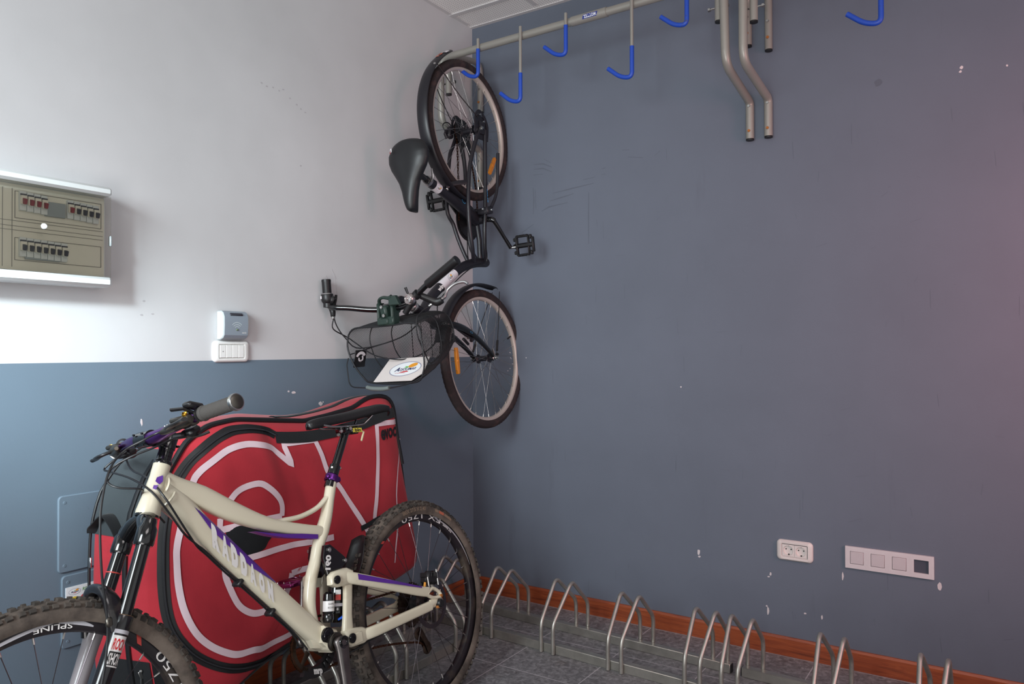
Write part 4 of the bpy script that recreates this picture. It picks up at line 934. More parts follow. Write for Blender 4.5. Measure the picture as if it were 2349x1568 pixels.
fwh = mtb_wheel(mtb, (1.222, 0, .344), -.153)
LR = .0154; RM = .347-.0560
g = G(); dg_ = math.radians
def rim_bit(par, name, m_, fn):
    g = G(); fn(g); g.build(name, m_, par, flat=True)
def rim_stripe(a): return lambda g: g.add([polar(dg_(a), RM-.009, LR), polar(dg_(a+2.5), RM-.009, LR), polar(dg_(a-.5), RM+.009, LR), polar(dg_(a-3), RM+.009, LR)], [[0, 1, 2, 3]])
rim_bit(rw, 'rim_lettering', M_WLET, lambda g: arc_text(g, 'EX 1750', dg_(101), RM, LR, .019, .215, True))
rim_bit(rw, 'rim_lettering', M_WLET, lambda g: arc_text(g, 'DT SWISS', dg_(131), RM-.003, LR, .0095, .055, True, 0, .03))
rim_bit(rw, 'rim_lettering', M_WLET, lambda g: arc_text(g, 'EX 1750', dg_(-62), RM, LR, .018, .18, True))
rim_bit(rw, 'rim_swoosh', M_GREYP, lambda g: swoosh(g, dg_(116), dg_(168), RM+.001, RM+.006, LR, .006))
rim_bit(rw, 'rim_swoosh', M_GREYP, lambda g: swoosh(g, dg_(114), dg_(121), RM+.006, RM-.006, LR, .008))
rim_bit(rw, 'rim_stripe', M_REDM, rim_stripe(56))
g = G(); f_t = lambda a, s_: None
arc_text(g, 'IBEX 27.5 X 2.40', dg_(91), .3150, .0287, .0120, .125, False, 0, .02, .1, -.12); 
for (a0, a1, mi) in ((112, 116, 0), (116.4, 121.5, 1), (122, 130, 0)):
    g.add([polar(dg_(a0+(a1-a0)*k/4), .3150+s_*.005, .0288-.12*s_*.005) for s_ in (-1, 1) for k in range(5)], [[k, k+1, k+6, k+5] for k in range(4)], mi)
g.build('tyre_lettering', [M_TPRINT, M_ORNG], rw, flat=True)
rim_bit(fwh, 'rim_lettering', M_WLET, lambda g: arc_text(g, 'SPLINE', dg_(97), RM-.004, LR, .0105, .075, True, 0, .01))
rim_bit(fwh, 'rim_lettering', M_WLET, lambda g: arc_text(g, 'EX 1750', dg_(164), RM, LR, .019, .19, True))
rim_bit(fwh, 'rim_lettering', M_WLET, lambda g: arc_text(g, 'TRICON', dg_(125), RM, LR, .006, .03, True))
rim_bit(fwh, 'rim_swoosh', M_GREYP, lambda g: swoosh(g, dg_(68), dg_(97), RM-.006, RM+.005, LR, .007))
rim_bit(fwh, 'rim_swoosh', M_GREYP, lambda g: swoosh(g, dg_(99), dg_(113), RM+.004, RM-.004, LR, .009))
rim_bit(fwh, 'rim_stripe', M_REDM, rim_stripe(134.5))
def rotor(parent, l, R0):
    g = G(); g.lathe((0, l, 0), (0, 1, 0), [(R0, -.0009), (R0, .0009), (R0-.014, .0009), (R0-.014, -.0009)], 64, closed=True)
    for k in range(6):
        a = 2*PI*k/6; g.tube([polar(a, .02, l), polar(a+.35, .045, l), polar(a+.5, R0-.008, l)], [(.004, .001)]*3, 6, sub=3, up=(0, 1, 0))
    g.lathe((0, l, 0), (0, 1, 0), [(.024, -.001), (.024, .001), (.012, .001), (.012, -.001)], 28, closed=True); return g.build('disc_rotor', M_ROTOR, parent)
rotor(rw, .048, .080); rotor(fwh, .046, .090)
g = G()
for i, r_ in enumerate((.073, .066, .059, .052, .046, .040, .035, .030, .026)):
    l = -.040+(-.0036)*-i*-1; P_ = []; n = int(r_*2*PI/.0127)
    for k in range(n*2):
        a = PI*k/n; P_.append(polar(a, r_ if k % 2 else r_-.005, l))
    g.prism(P_, (0, -.0016, 0))
g.build('cassette', M_DRIVE, rw)
# ---- rear triangle, linkage and shock
for sg in (1, -1):
    g = G()
    g.tube([L3(.335, .052*sg, .346), L3(.30, .062*sg, .346), L3(.18, .068*sg, .346), L3(.035, .072*sg, .346)], [(.010, .0175), (.010, .0170), (.009, .0162), (.0085, .0155)], 14, sq=4, up=(0, 0, 1), sub=2)
    g.prism([L3(.415, .040*sg, .381), L3(.418, .040*sg, .347), L3(.40, .040*sg, .330), L3(.345, .040*sg, .325), L3(.322, .040*sg, .332), L3(.322, .040*sg, .360), L3(.345, .040*sg, .372), L3(.395, .040*sg, .382)], (0, .022*sg, 0), .004)
    g.tube([L3(.385, .050*sg, .528), L3(.35, .060*sg, .515), L3(.23, .070*sg, .466), L3(.10, .074*sg, .412), L3(.045, .075*sg, .393)], [(.010, .018), (.010, .0175), (.009, .0165), (.0085, .0155), (.008, .016)], 14, sq=4, up=(0, 0, 1), sub=2)
    g.prism([L3(.442, .042*sg, .545), L3(.445, .042*sg, .520), L3(.425, .042*sg, .508), L3(.37, .042*sg, .503), L3(.35, .042*sg, .510), L3(.35, .042*sg, .540), L3(.375, .042*sg, .553), L3(.425, .042*sg, .553)], (0, .020*sg, 0), .004)
    g.tube([L3(.372, .050*sg, .520), L3(.373, .048*sg, .49), L3(.386, .046*sg, .42), L3(.395, .046*sg, .372)], [(.009, .020), (.008, .0155), (.008, .0155), (.009, .021)], 12, sq=4, up=(1, 0, 0), sub=3)
    # dropout: open triangle plate
    g.tube([L3(.05, .075*sg, .388), L3(.02, .076*sg, .398), L3(-.008, .077*sg, .381), L3(-.016, .077*sg, .366)], [(.006, .009), (.006, .006), (.006, .007), (.006, .010)], 10, up=(0, 1, 0), sub=3)
    g.tube([L3(.052, .075*sg, .386), L3(.022, .076*sg, .368), L3(-.012, .077*sg, .362)], [(.006, .008), (.006, .006), (.006, .009)], 10, up=(0, 1, 0), sub=3)
    g.tube([L3(.04, .074*sg, .352), L3(.018, .076*sg, .350), L3(.004, .076*sg, .352), L3(.008, .076*sg, .33)], [(.006, .014), (.006, .014), (.006, .012), (.006, .01)], 10, up=(0, 0, 1))
    arm = g.build('swingarm', M_CREAM, mtb, 45)
    if sg > 0:
        g = G(); P_ = []
        for k in range(9):
            f = k/8; s0 = .345-.265*f; hc = .5125-.106*f*1.02; w0 = .013*(1-f)+.006; y = .0712+.013*min(1, f*2.5)-.0
            P_ += [L3(s0, .0700+.0103+.0 if False else .0105+(.060+.0145*min(1, f*2)), hc+.0165-w0), L3(s0, .0105+(.060+.0145*min(1, f*2)), hc+.015)]
        g.add(P_, [[2*i, 2*i+2, 2*i+3, 2*i+1] for i in range(8)]); g.build('purple_graphic', M_PURP, arm, flat=True)
        g = G(); g.box((.372, .0625, .348), (.036, .003, .030), bev=.004); g.build('arm_recess', M_CREAM, arm)
    g = G(); ly = .030 if sg > 0 else -.016; g.prism([L3(.432, ly, .632), L3(.408, ly, .630), L3(.354, ly, .580), L3(.354, ly, .563), L3(.408, ly, .535), L3(.434, ly, .540), L3(.443, ly, .60)], (0, .010*sg, 0), .002); rk = g.build('rocker_link', M_GLOSS, mtb)
    if sg > 0:
        g = G(); g.text('160', lambda u, v: L3(.436-.25*(u)-v*.97, .0410, .584+.97*(u)-.25*v), .020, .042, bold=.05); g.build('link_lettering', M_WLET, rk, flat=True)
    for (s_, h_, l_, r_, m_) in ((.418, .616, .040, .007, M_STEEL), (.360, .572, .040, .006, M_STEEL), (.424, .530, .062, .012, M_GLOSS), (.396, .355, .062, .014, M_GLOSS), (.473, .388, .047, .021, M_GLOSS), (-.012, .366, .083, .005, M_RUST), (.012, .335, .082, .005, M_RUST)):
        g = G(); g.lathe(L3(s_, l_*sg, h_), (0, sg, 0), [(0, .003), (r_*.35, .003), (r_*.4, .0055), (r_*.75, .0055), (r_*.8, .004), (r_, .004), (r_, -.004)], 20); g.build('pivot_bolt', m_, mtb)
g = G(); g.lathe(V((0, 0, .344)), (0, 1, 0), [(0, .092), (.011, .092), (.014, .088), (.014, .078), (.006, .076), (.006, -.076), (.014, -.078), (.014, -.085), (0, -.085)], 20); g.build('rear_axle', M_SATIN, mtb)
sh0, sh1 = V((.386, .004, .425)), V((.367, .004, .511)); d = (sh1-sh0).normalized()
g = G(); g.lathe(sh0, d, [(0, -.028), (.012, -.026), (.018, -.014), (.022, -.006), (.027, 0), (.027, .012), (.0255, .014), (.0255, .018), (.027, .019), (.027, .086), (.025, .092), (.012, .096), (.010, .150), (.014, .152), (.014, .168), (0, .168)], 28); shk = g.build('rear_shock', M_GLOSS, mtb)
g = G(); g.lathe(sh0, d, [(.0272, .019), (.0276, .020), (.0276, .027), (.0272, .028)], 28); g.build('shock_band', M_GREYP, shk)
r0, r1 = V((.440, .022, .418)), V((.424, .022, .490)); d = (r1-r0).normalized()
g = G(); g.lathe(r0, d, [(0, -.006), (.014, -.004), (.0165, .004), (.0165, .018), (.015, .020), (.0165, .022), (.0165, .06), (.016, .066), (.0155, .074), (.010, .080), (0, .081)], 24); rs = g.build('shock_reservoir', M_GLOSS, shk)
g = G(); g.lathe(r0, d, [(.0166, .026), (.0169, .027), (.0169, .054), (.0166, .055)], 24); g.build('reservoir_label', M_WLET, rs)
e2 = d.cross(V((0, 1, 0))); cyl_ = lambda u, v: r0+d*(.04+v)+(V((0, 1, 0))*math.cos(u/.0172)+e2*math.sin(u/.0172))*.0172
g = G(); g.text('RAPID', lambda u, v: cyl_(u-.004, v+.004), .005, .018); g.text('RECOVERY', lambda u, v: cyl_(u-.004, v-.006), .005, .022); g.build('reservoir_lettering', M_BLKPL, rs, flat=True)
g = G(); g.tube([V((.41, .030, .412)), V((.395, .038, .417)), V((.385, .040, .422))], [(.004, .003), (.006, .004), (.003, .003)], 10, sub=3); g.build('shock_lever', mat('lever_blue', '2a5fd0', .35), shk)
dd = (sh1-sh0).normalized(); e2 = dd.cross(V((0, 1, 0))); c2_ = lambda u, v: sh0+dd*(.05+v)+(V((0, 1, 0))*math.cos(u/.0274)+e2*math.sin(u/.0274))*.0274
g = G(); us = [-.03+.016*i/4 for i in range(5)]; g.sheet(lambda u, v: c2_(u+.004, v), us, [-.013, .002], 0); g.sheet(lambda u, v: c2_(u+.004, v), us, [.003, .016], 1); g.build('shock_sticker', [M_REDM, M_WLET], shk)
g = G(); L = []
for i in range(8):
    f = i/7; s0 = .325-.085*f; h0_ = .512+.112*f-.018*math.sin(PI*f)
    for j in range(7):
        a = (j/6-.5); L.append(L3(s0-.030*(1-4*a*a)*(1-.3*f)+.012, .085*a*(1-.35*f*f), h0_-.01*(4*a*a)))
fsx = [[i*7+j, i*7+j+1, (i+1)*7+j+1, (i+1)*7+j] for i in range(7) for j in range(6)]
g.add(L, fsx); o = g.build('mud_flap', M_BLKPL, mtb); md = o.modifiers.new('solid', 'SOLIDIFY'); md.thickness = .0022
# ---- saddle and post
g = G(); st = [(.399, .992, .002), (.397, .997, .010), (.390, 1.002, .016), (.372, 1.007, .020), (.338, 1.011, .0235), (.28, 1.015, .030), (.212, 1.021, .044), (.148, 1.029, .061), (.105, 1.033, .068), (.082, 1.032, .066), (.071, 1.027, .058), (.067, 1.020, .045)]; L = []
P2, R2 = smooth([V((a, 0, b)) for a, b, c in st], [(c, c) for a, b, c in st], 4); nw = 17
for p, r_ in zip(P2, R2):
    for j in range(nw):
        a = -1.25+2.5*j/(nw-1); w = r_[0]; x = max(-1, min(1, a)); skirt = max(0, abs(a)-1)/.25
        L.append(L3(p.x, w*(x*.98-.12*skirt*math.copysign(1, a)), p.z-.012*x*x*min(1, w/.02)-.004*abs(x)**6-.017*skirt*min(1, w/.02)-.0030*math.exp(-(x/.25)**2)))
g.add(L, [[i*nw+j, i*nw+j+1, (i+1)*nw+j+1, (i+1)*nw+j] for i in range(len(P2)-1) for j in range(nw-1)])
o = g.build('saddle', M_SATIN, mtb, 60); md = o.modifiers.new('solid', 'SOLIDIFY'); md.thickness = .005; md.offset = -1; sad = o
for sg in (-1, 1):
    g = G(); g.tube([L3(.375, .008*sg, .992), L3(.345, .018*sg, .982), L3(.30, .022*sg, .973), L3(.19, .022*sg, .971), L3(.165, .026*sg, .978), L3(.135, .04*sg, 1.004)], .0036, 10, sub=4); g.build('saddle_rail', M_STEEL, sad)
pd = (V((.321, 0, .829))-V((.241, 0, .952))).normalized(); p0 = V((.241, 0, .952))
g = G(); g.lathe(p0, pd, [(0, -.004), (.0125, -.004), (.0125, 0), (.0125, .115), (.0165, .117), (.0175, .121), (.0175, .148), (.0158, .150), (.0158, .19), (0, .19)], 24); g.box((.247, 0, .966), (.05, .036, .020), rot('Y', -8), .006); g.lathe(V((.247, -.022, .962)), (0, 1, 0), [(0, 0), (.015, 0), (.015, .044), (0, .044)], 20); g.box((.205, 0, .957), (.035, .03, .028), bev=.006)
post = g.build('seat_post', M_GLOSS, mtb)
for (a, b, l) in ((.273, .958, .012), (.262, .948, -.012), (.243, .962, .024)):
    g = G(); g.lathe(L3(a, l, b), (.2, 1, 0), [(0, .003), (.002, .003), (.0025, .005), (.0055, .005), (.0055, 0)], 14); g.build('clamp_bolt', M_STEEL, post)
for a in (.1225, ): 
    for sg in (-1, 1):
        g = G(); g.lathe(p0+pd*.125+V((.016*sg, .006, .004*sg)), (sg*.8, .6, 0), [(0, .004), (.003, .004), (.004, 0)], 10); g.build('post_bolt', M_STEEL, post)
g = G(); g.lathe(p0+pd*.150, pd, [(.0165, 0), (.0205, .001), (.0215, .006), (.0205, .012), (.0215, .017), (.020, .021), (.0165, .021)], 24); g.box(p0+pd*.160+V((-.022, 0, -.008)), (.02, .02, .016), bev=.004); g.box(p0+pd*.160+V((.022, .008, .008)), (.012, .014, .014), bev=.004); g.build('seat_clamp', M_PANOD, mtb)
g = G(); g.prism([L3(.186, .018, .960), L3(.186, .018, .946), L3(.225, .018, .949), L3(.225, .018, .963)], (0, .004, 0), .001); g.text('bln', lambda u, v: L3(.2055-u, .0223, .950+v-.05*u), .010, .026, mi=1, bold=.03); g.build('post_tag', [mat('tag_yellow', 'd8c84a', .5), M_BLKPL], post, flat=True)
g = G(); g.tube([L3(.188, .018, .952), L3(.176, .018, .945), L3(.184, .018, .932), L3(.192, .018, .918)], [(.002, .003), (.003, .004), (.003, .004), (.0025, .0035)], 8); g.build('post_hook', mat('hook_cream', 'd6c9a4', .6), post)
# ---- cranks, chainring, pedals, chain
CB = V((.451, 0, .362))
g = G(); g.cyl(CB+V((0, .045, 0)), CB+V((0, .062, 0)), .024, n=24); g.lathe(CB, (0, 1, 0), [(.0245, .046), (.0265, .047), (.0265, .056), (.0245, .057)], 40); g.build('bottom_bracket_cup', M_CTRL, mtb)
def crank(sg, tip):
    g = G(); a = CB+V((0, .075*sg, 0)); b = V((tip[0], .092*sg, tip[1])); d = (b-a)
    g.tube([a-d*.09, a-d*.05, a, a+d*.15, a+d*.5, a+d*.9, b, b+d*.06], [(.015, .008), (.025, .010), (.027, .0115), (.022, .010), (.018, .0085), (.0165, .0085), (.0175, .009), (.010, .007)], 16, sq=3, up=(0, 1, 0), sub=2)
    c = g.build('crank_arm', M_CRANK, mtb)
    g = G(); g.lathe(a+V((0, .0095*sg, 0)), (0, sg, 0), [(0, .0005), (.007, .0005), (.009, .003), (.0125, .0035), (.013, .002), (.0165, .003), (.018, .001), (.018, 0)], 28); g.build('crank_bolt', M_GLOSS, c)
    return b
b = crank(1, (.468, .192)); b2 = crank(-1, (.405, .525))
def mtb_pedal(c, sg):
    g = G(); c = V(c)+V((0, .055*sg, 0))
    for s_ in (-1, 1):
        g.box(c+V((.044*s_, 0, 0)), (.012, .098, .013), bev=.003); g.box(c+V((0, .046*s_, 0)), (.09, .010, .013), bev=.003)
    g.box(c, (.03, .098, .016), bev=.004); g.box(c, (.09, .010, .012), bev=.003); g.cyl(c-V((0, .05*sg+.012*sg, 0)), c, .007, n=12)
    p_ = g.build('pedal', M_PEDAL, mtb)
    for x in (-.044, .044):
        for y in (-.04, -.014, .014, .04):
            for z in (-1, 1):
                g = G(); g.cyl(c+V((x, y, .006*z)), c+V((x, y, .0115*z)), .002, n=8); g.build('pedal_pin', M_STEEL, p_)
mtb_pedal(b2, -1); mtb_pedal(b, 1)
CR = V((.455, -.045, .352))
g = G(); n = 34; P_ = []
for k in range(n*4):
    a = 2*PI*k/(n*4); P_.append(CR+polar(a, .0745 if k % 4 in (1, 2) else .0700, 0))
Pi = [CR+polar(2*PI*k/(n*4), .058, 0) for k in range(n*4)]; m_ = n*4
g.add(P_+Pi+[p+V((0, -.003, 0)) for p in P_]+[p+V((0, -.003, 0)) for p in Pi], [[k, (k+1) % m_, m_+(k+1) % m_, m_+k] for k in range(m_)]+[[2*m_+k, 2*m_+(k+1) % m_, 3*m_+(k+1) % m_, 3*m_+k] for k in range(m_)]+[[k, (k+1) % m_, 2*m_+(k+1) % m_, 2*m_+k] for k in range(m_)])
for k in range(4): a = PI/4+PI/2*k; g.tube([CR+polar(a, .02, -.002), CR+polar(a, .06, -.002)], [(.010, .003), (.006, .002)], 8, up=(0, 1, 0))
g.build('chainring', M_DRIVE, mtb)
g = G(); L = []
for k in range(25):
    a = math.radians(196+112*k/24); w_ = .030 if 3 < k < 21 else .018
    for (r_, l) in ((.088, .012), (.088-w_, .012), (.088-w_, -.004), (.088, -.004)): L.append(CR+polar(a, r_, l))
g.add(L, [[4*i+j, 4*i+(j+1) % 4, 4*i+4+(j+1) % 4, 4*i+4+j] for i in range(24) for j in range(4)]+[[0, 1, 2, 3], [99, 98, 97, 96]])
for k in range(5): a = math.radians(196+12*k); g.box(CR+polar(a, .070, .016), (.010, .006, .020), rot('Y', -(196+12*k)+90), .002)
cg = g.build('chain_guide', M_SATIN, mtb)
g = G(); q0 = CR+polar(math.radians(268), .073, .0125); g.text('mrp', lambda u, v: q0+V((-u*.95, 0, -u*.25+v-.006)), .013, .034, bold=.06); g.build('guide_lettering', M_WLET, cg, flat=True)
def chain(pts, pitch=.0127):
    P2, _ = smooth([V(p) for p in pts], [(1, 1)]*len(pts), 12); acc = 0; out = [P2[0]]
    for a, b in zip(P2, P2[1:]):
        Ld = (b-a).length
        while acc+Ld >= pitch: a = a+(b-a).normalized()*(pitch-acc); Ld = (b-a).length; acc = 0; out.append(a)
        acc += Ld
    g = G()
    for i, (a, b) in enumerate(zip(out, out[1:])):
        o_ = .0030 if i % 2 else .0018
        for s_ in (-1, 1): g.tube([a+V((0, o_*s_, 0)), a.lerp(b, .25)+V((0, o_*s_, 0)), a.lerp(b, .5)+V((0, o_*s_, 0)), a.lerp(b, .75)+V((0, o_*s_, 0)), b+V((0, o_*s_, 0))], [(.0042, .0005), (.0040, .0005), (.0026, .0005), (.0040, .0005), (.0042, .0005)], 6, up=(0, 1, 0))
        g.cyl(a-V((0, .0035, 0)), a+V((0, .0035, 0)), .0022, n=6)
    return g
q = [CR+polar(math.radians(90+k*15), .0735, -.002) for k in range(0, -13, -1)]
g = chain([(.0, -.055, .402), (.039, -.055, .400), (.224, -.05, .414), (.44, -.047, .425)]+[tuple(p) for p in q]+[(.40, -.048, .272), (.201, -.05, .262), (.0, -.052, .215), (-.055, -.053, .185), (-.075, -.053, .175)]); g.build('chain', M_CHAIN, mtb)
g = G()
for c in ((-.03, .235), (-.062, .178)):
    g.lathe(L3(c[0], -.053, c[1]), (0, 1, 0), [(0, -.003), (.018, -.003), (.022, -.001), (.022, .001), (.018, .003), (0, .003)], 22)
g.tube([L3(-.03, -.046, .245), L3(-.05, -.044, .205), L3(-.068, -.046, .165)], [(.012, .002), (.010, .002), (.012, .002)], 10, up=(0, 1, 0), sub=3); g.tube([L3(-.03, -.060, .245), L3(-.05, -.062, .205), L3(-.068, -.060, .165)], [(.012, .002), (.010, .002), (.012, .002)], 10, up=(0, 1, 0), sub=3)
g.box((-.02, -.065, .29), (.05, .03, .05), rot('Y', 25), .008); g.box((-.012, -.072, .325), (.03, .02, .04), bev=.006); g.build('derailleur', M_DRIVE, mtb)
g = G(); g.box((.005, .056, .425), (.062, .034, .034), rot('Y', -14), .008); g.box((.018, .066, .435), (.03, .020, .040), rot('Y', -14), .006); g.box((-.018, .062, .432), (.026, .026, .030), rot('Y', -14), .006)
for k in range(5): g.box((.035-.012*k, .062, .446-.003*k), (.005, .03, .014), rot('Y', -14), .001)
cal = g.build('brake_caliper', M_SATIN, mtb)
g = G(); g.lathe(V((.044, .070, .424)), (.4, 0, -.9), [(0, 0), (.004, 0), (.0045, .010), (.003, .022), (0, .022)], 12); g.build('caliper_spring', mat('orange_plastic', 'd9902c', .5), cal)
for a in (.03, -.02):
    g = G(); g.cyl(V((a, .072, .40)), V((a, .072, .452)), .0035, n=10); g.build('caliper_bolt', M_STEEL, cal)
hose([(.40, .03, .31), (.36, .045, .315), (.30, .055, .325), (.18, .058, .326), (.05, .06, .33)])
# ================================================================ hanging city bicycle (local X towards the front wheel, Y left, Z towards the saddle; origin on the rear axle)
RC = V((.205, -.31, 2.205)); FC = V((.26, -.27, 1.164)); f_ = (FC-RC).normalized(); a_ = V((1, .03, 0)); a_ = (a_-f_*a_.dot(f_)).normalized(); u_ = f_.cross(a_)
CM = M((f_, a_, u_)).transposed().to_4x4(); CM.translation = RC
city = thing('city_bicycle', 'black step-through city bicycle with wire basket hung vertically by its rear wheel', 'bicycle', mat=CM)
M_CBLK = mat('city_frame_black', '1b1920', .42, coat=.12); M_FEND = mat('fender_black', '1c1b21', .38); M_CTYRE = mat('city_tyre', '2a2021', .8, dirt=('4b3836', 26, .62, .1)); M_CRIM = mat('city_rim_silver', 'cbbfb6', .42, .35); M_CSPOKE = metal('city_spoke', 'b4b0b0', .3)
M_WST = mat('sticker_white', 'e4dee2', .4); M_ORF = mat('reflector_orange', 'e08a1e', .35, coat=.4); M_KLICK = mat('bracket_dark_green', '24352f', .4); M_WIRE = mat('basket_wire_black', '1c1d20', .45); M_SADC = mat('saddle_black_vinyl', '17181b', .42); M_LBLUE = mat('mark_light_blue', '4a9fd6', .5); M_ORT = mat('mark_orange', 'e0643c', .5); M_BELL = metal('bell_chrome', 'e6dedc', .22); M_ALU = metal('lever_aluminium', 'c9c6c6', .35)
def cpart(g, name, m_, par=None, **k): return g.build(name, m_, city if par is None else par, **k)
CR_ = .318
def city_wheel(loc, rz, name_parts):
    R = CR_
    g = G(); g.lathe((0, 0, 0), (0, 1, 0), [(R-.028, .0115), (R-.032, .0125), (R-.044, .0125), (R-.048, .0105), (R-.051, .005), (R-.051, -.005), (R-.048, -.0105), (R-.044, -.0125), (R-.032, -.0125), (R-.028, -.0115), (R-.034, -.008), (R-.034, .008)], 96, closed=True)
    w = g.build('wheel', M_CRIM, city); w.location = loc; w.rotation_euler = (0, 0, rz)
    g = G(); tr = .0205; rc = R-tr; pr = []
    for k in range(25):
        a = math.radians(-140+280*k/24); gr = .0012*(1 if (k % 4 == 2 and 5 < k < 20) else 0); pr.append((rc+(tr-gr)*math.cos(a), (tr-gr)*math.sin(a)))
    g.lathe((0, 0, 0), (0, 1, 0), pr, 120)
    for i in range(90):
        a = 2*PI*i/90
        for sg in (-1, 1):
            P_ = []
            for hh in (0, .0012):
                for (da, ph) in ((0, .55), (.012, .55), (.045, .95), (.033, .95)): P_.append(polar(a+da, rc+(tr+hh)*math.cos(ph), (tr+hh)*math.sin(ph)*sg))
            g.add(P_, [[4, 5, 6, 7], [0, 1, 5, 4], [1, 2, 6, 5], [2, 3, 7, 6], [3, 0, 4, 7]])
    cpart(g, 'tyre', M_CTYRE, w)
    g = G(); g.lathe((0, 0, 0), (0, 1, 0), [(0, .045), (.010, .045), (.011, .036), (.021, .033), (.021, .029), (.013, .024), (.012, 0), (.013, -.024), (.021, -.029), (.021, -.033), (.011, -.036), (.010, -.045), (0, -.045)], 24); cpart(g, 'hub', M_CBLK, w)
    for i in range(32):
        a = 2*PI*i/32; sd = 1 if i % 2 else -1; h_a = a+(.75 if (i//2) % 2 else -.75)
        p0 = polar(h_a, .020, .031*sd); p1 = polar(a, R-.052, .002*sd); d = (p1-p0).normalized()
        g = G(); g.cyl(p0, p1-d*.010, .0010, n=6, mi=0); g.cyl(p1-d*.011, p1+d*.002, .002, n=6, mi=1); g.build('spoke', [M_CSPOKE, M_NIP], w)
    return w
cw = city_wheel((0, 0, 0), -.012, 0); cf = city_wheel((1.043, 0, 0), .03, 0)
def reflector(par, a, c_r, L_, tilt):
    g = G(); c = polar(a, c_r, .004); t_ = V((-math.sin(a+tilt), 0, math.cos(a+tilt))); r_ = V((math.cos(a+tilt), 0, math.sin(a+tilt)))
    q = [c+t_*(x*L_/2)+r_*y for x, y in ((-1, -.006), (-.9, -.0085), (0, -.011), (.9, -.0085), (1, -.006), (1, .006), (.9, .0085), (0, .011), (-.9, .0085), (-1, .006))]
    g.prism([p+V((0, -.006, 0)) for p in q], (0, .012, 0), .002); o = cpart(g, 'reflector', M_ORF, par, label='orange spoke reflector')
    g = G(); g.lathe(c+V((0, .006, 0)), (0, 1, 0), [(0, .002), (.006, .002), (.007, 0)], 12); cpart(g, 'reflector_clip', M_ORF, o)
reflector(cw, math.atan2(-.18, .13), .222, .10, -.05); reflector(cf, math.atan2(.214, 0.0), .214, .115, .0)
for w, l0 in ((cf, 1.043),):
    g = G(); p1 = polar(math.atan2(-.26, -.10), CR_-.055, .0); g.cyl(p1*1.03, p1*.9, .0035, n=8); cpart(g, 'valve', M_BLKPL, w)
# frame
g = G()
g.tube([L3(*p) for p in [(.599, 0, -.080), (.599, 0, -.076), (.600, 0, -.066), (.604, 0, 0), (.614, 0, .060), (.642, 0, .150), (.700, 0, .252), (.768, 0, .360), (.838, 0, .432)]], [.008, .017, .0215, .0215, .0215, .0215, .0215, .021, .02], 20, sub=4)
g.tube([L3(.408, 0, -.015), L3(.50, 0, -.03), L3(.60, 0, -.026)], .0125, 16)
g.tube([L3(.408, 0, -.018), L3(.357, 0, .098), L3(.32, 0, .208), L3(.300, 0, .268), L3(.280, 0, .328)], [.030, .0265, .0215, .021, .021], 20, sub=2)
g.cyl(L3(.408, -.036, -.018), L3(.408, .042, -.018), .021, n=24)
hd0, hd1 = L3(.813, 0, .480), L3(.876, 0, .342); g.cyl(hd0, hd1, .0195, n=24)
SA = [(-.015, .062, -.012), (.071, .060, .041), (.174, .055, .085), (.251, .055, .106), (.34, .055, .120), (.382, .055, .122), (.452, .052, .119), (.549, .042, .094), (.606, .018, .055)]
SB = [(.0, .063, -.042), (.23, .060, -.021), (.386, .058, -.005), (.451, .052, 0.), (.533, .040, -.010), (.596, .018, -.040)]
SCc = [(-.015, -.064, -.010), (.07, -.062, .045), (.13, -.062, .077), (.352, -.070, .112), (.429, -.064, .078), (.494, -.050, .069), (.561, -.030, .059), (.604, -.012, .055)]
SD = [(.0, -.062, -.035), (.045, -.062, -.03), (.159, -.06, -.04), (.386, -.056, -.018), (.533, -.040, -.015), (.596, -.018, -.040)]
for S_ in (SA, SB, SCc, SD): g.tube([L3(*p) for p in S_], .0092 if S_ in (SA, SB) else .0088, 14, sub=4)
g.tube([L3(.258, .055, .107), L3(.270, .02, .175), L3(.285, 0, .205)], [(.011, .004)]*3, 10, sub=3); g.tube([L3(.23, -.062, .095), L3(.262, -.02, .175), L3(.285, 0, .205)], [(.010, .004)]*3, 10, sub=3)
g.box((.39, .0, -.01), (.06, .05, .05), bev=.01)
cfrm = cpart(g, 'frame', M_CBLK, sharp=50)
for sg in (1, -1):
    g = G(); g.tube([L3(.025, .064*sg, .040), L3(-.045, .064*sg, .032), L3(-.078, .064*sg, 0), L3(-.060, .064*sg, -.040), L3(-.015, .064*sg, -.062), L3(.05, .064*sg, -.052)], [(.006, .004), (.008, .004), (.009, .004), (.009, .004), (.010, .004), (.006, .004)], 10, sub=4, up=(0, 1, 0)); g.box((-.005, .064*sg, -.02), (.06, .008, .045), bev=.003); g.prism([L3(.05, .058*sg, .030), L3(-.03, .058*sg, .030), L3(-.066, .058*sg, .004), L3(-.056, .058*sg, -.036), L3(-.02, .058*sg, -.056), L3(.05, .058*sg, -.050)], (0, .004*sg, 0)); dp = cpart(g, 'dropout_guard', M_CBLK)
    for (s_, h_) in ((-.063, -.004), (-.035, -.028)):
        g = G(); g.lathe(L3(s_, .068*sg, h_), (0, sg, 0), [(0, .004), (.005, .004), (.0055, 0)], 10); cpart(g, 'bolt', M_STEEL, dp)
    g = G(); g.lathe(L3(0, .066*sg, -.022 if False else 0), (0, sg, 0), [(0, .014), (.006, .014), (.006, .008), (.010, .008), (.010, 0)], 6); cpart(g, 'axle_nut', M_STEEL, dp)
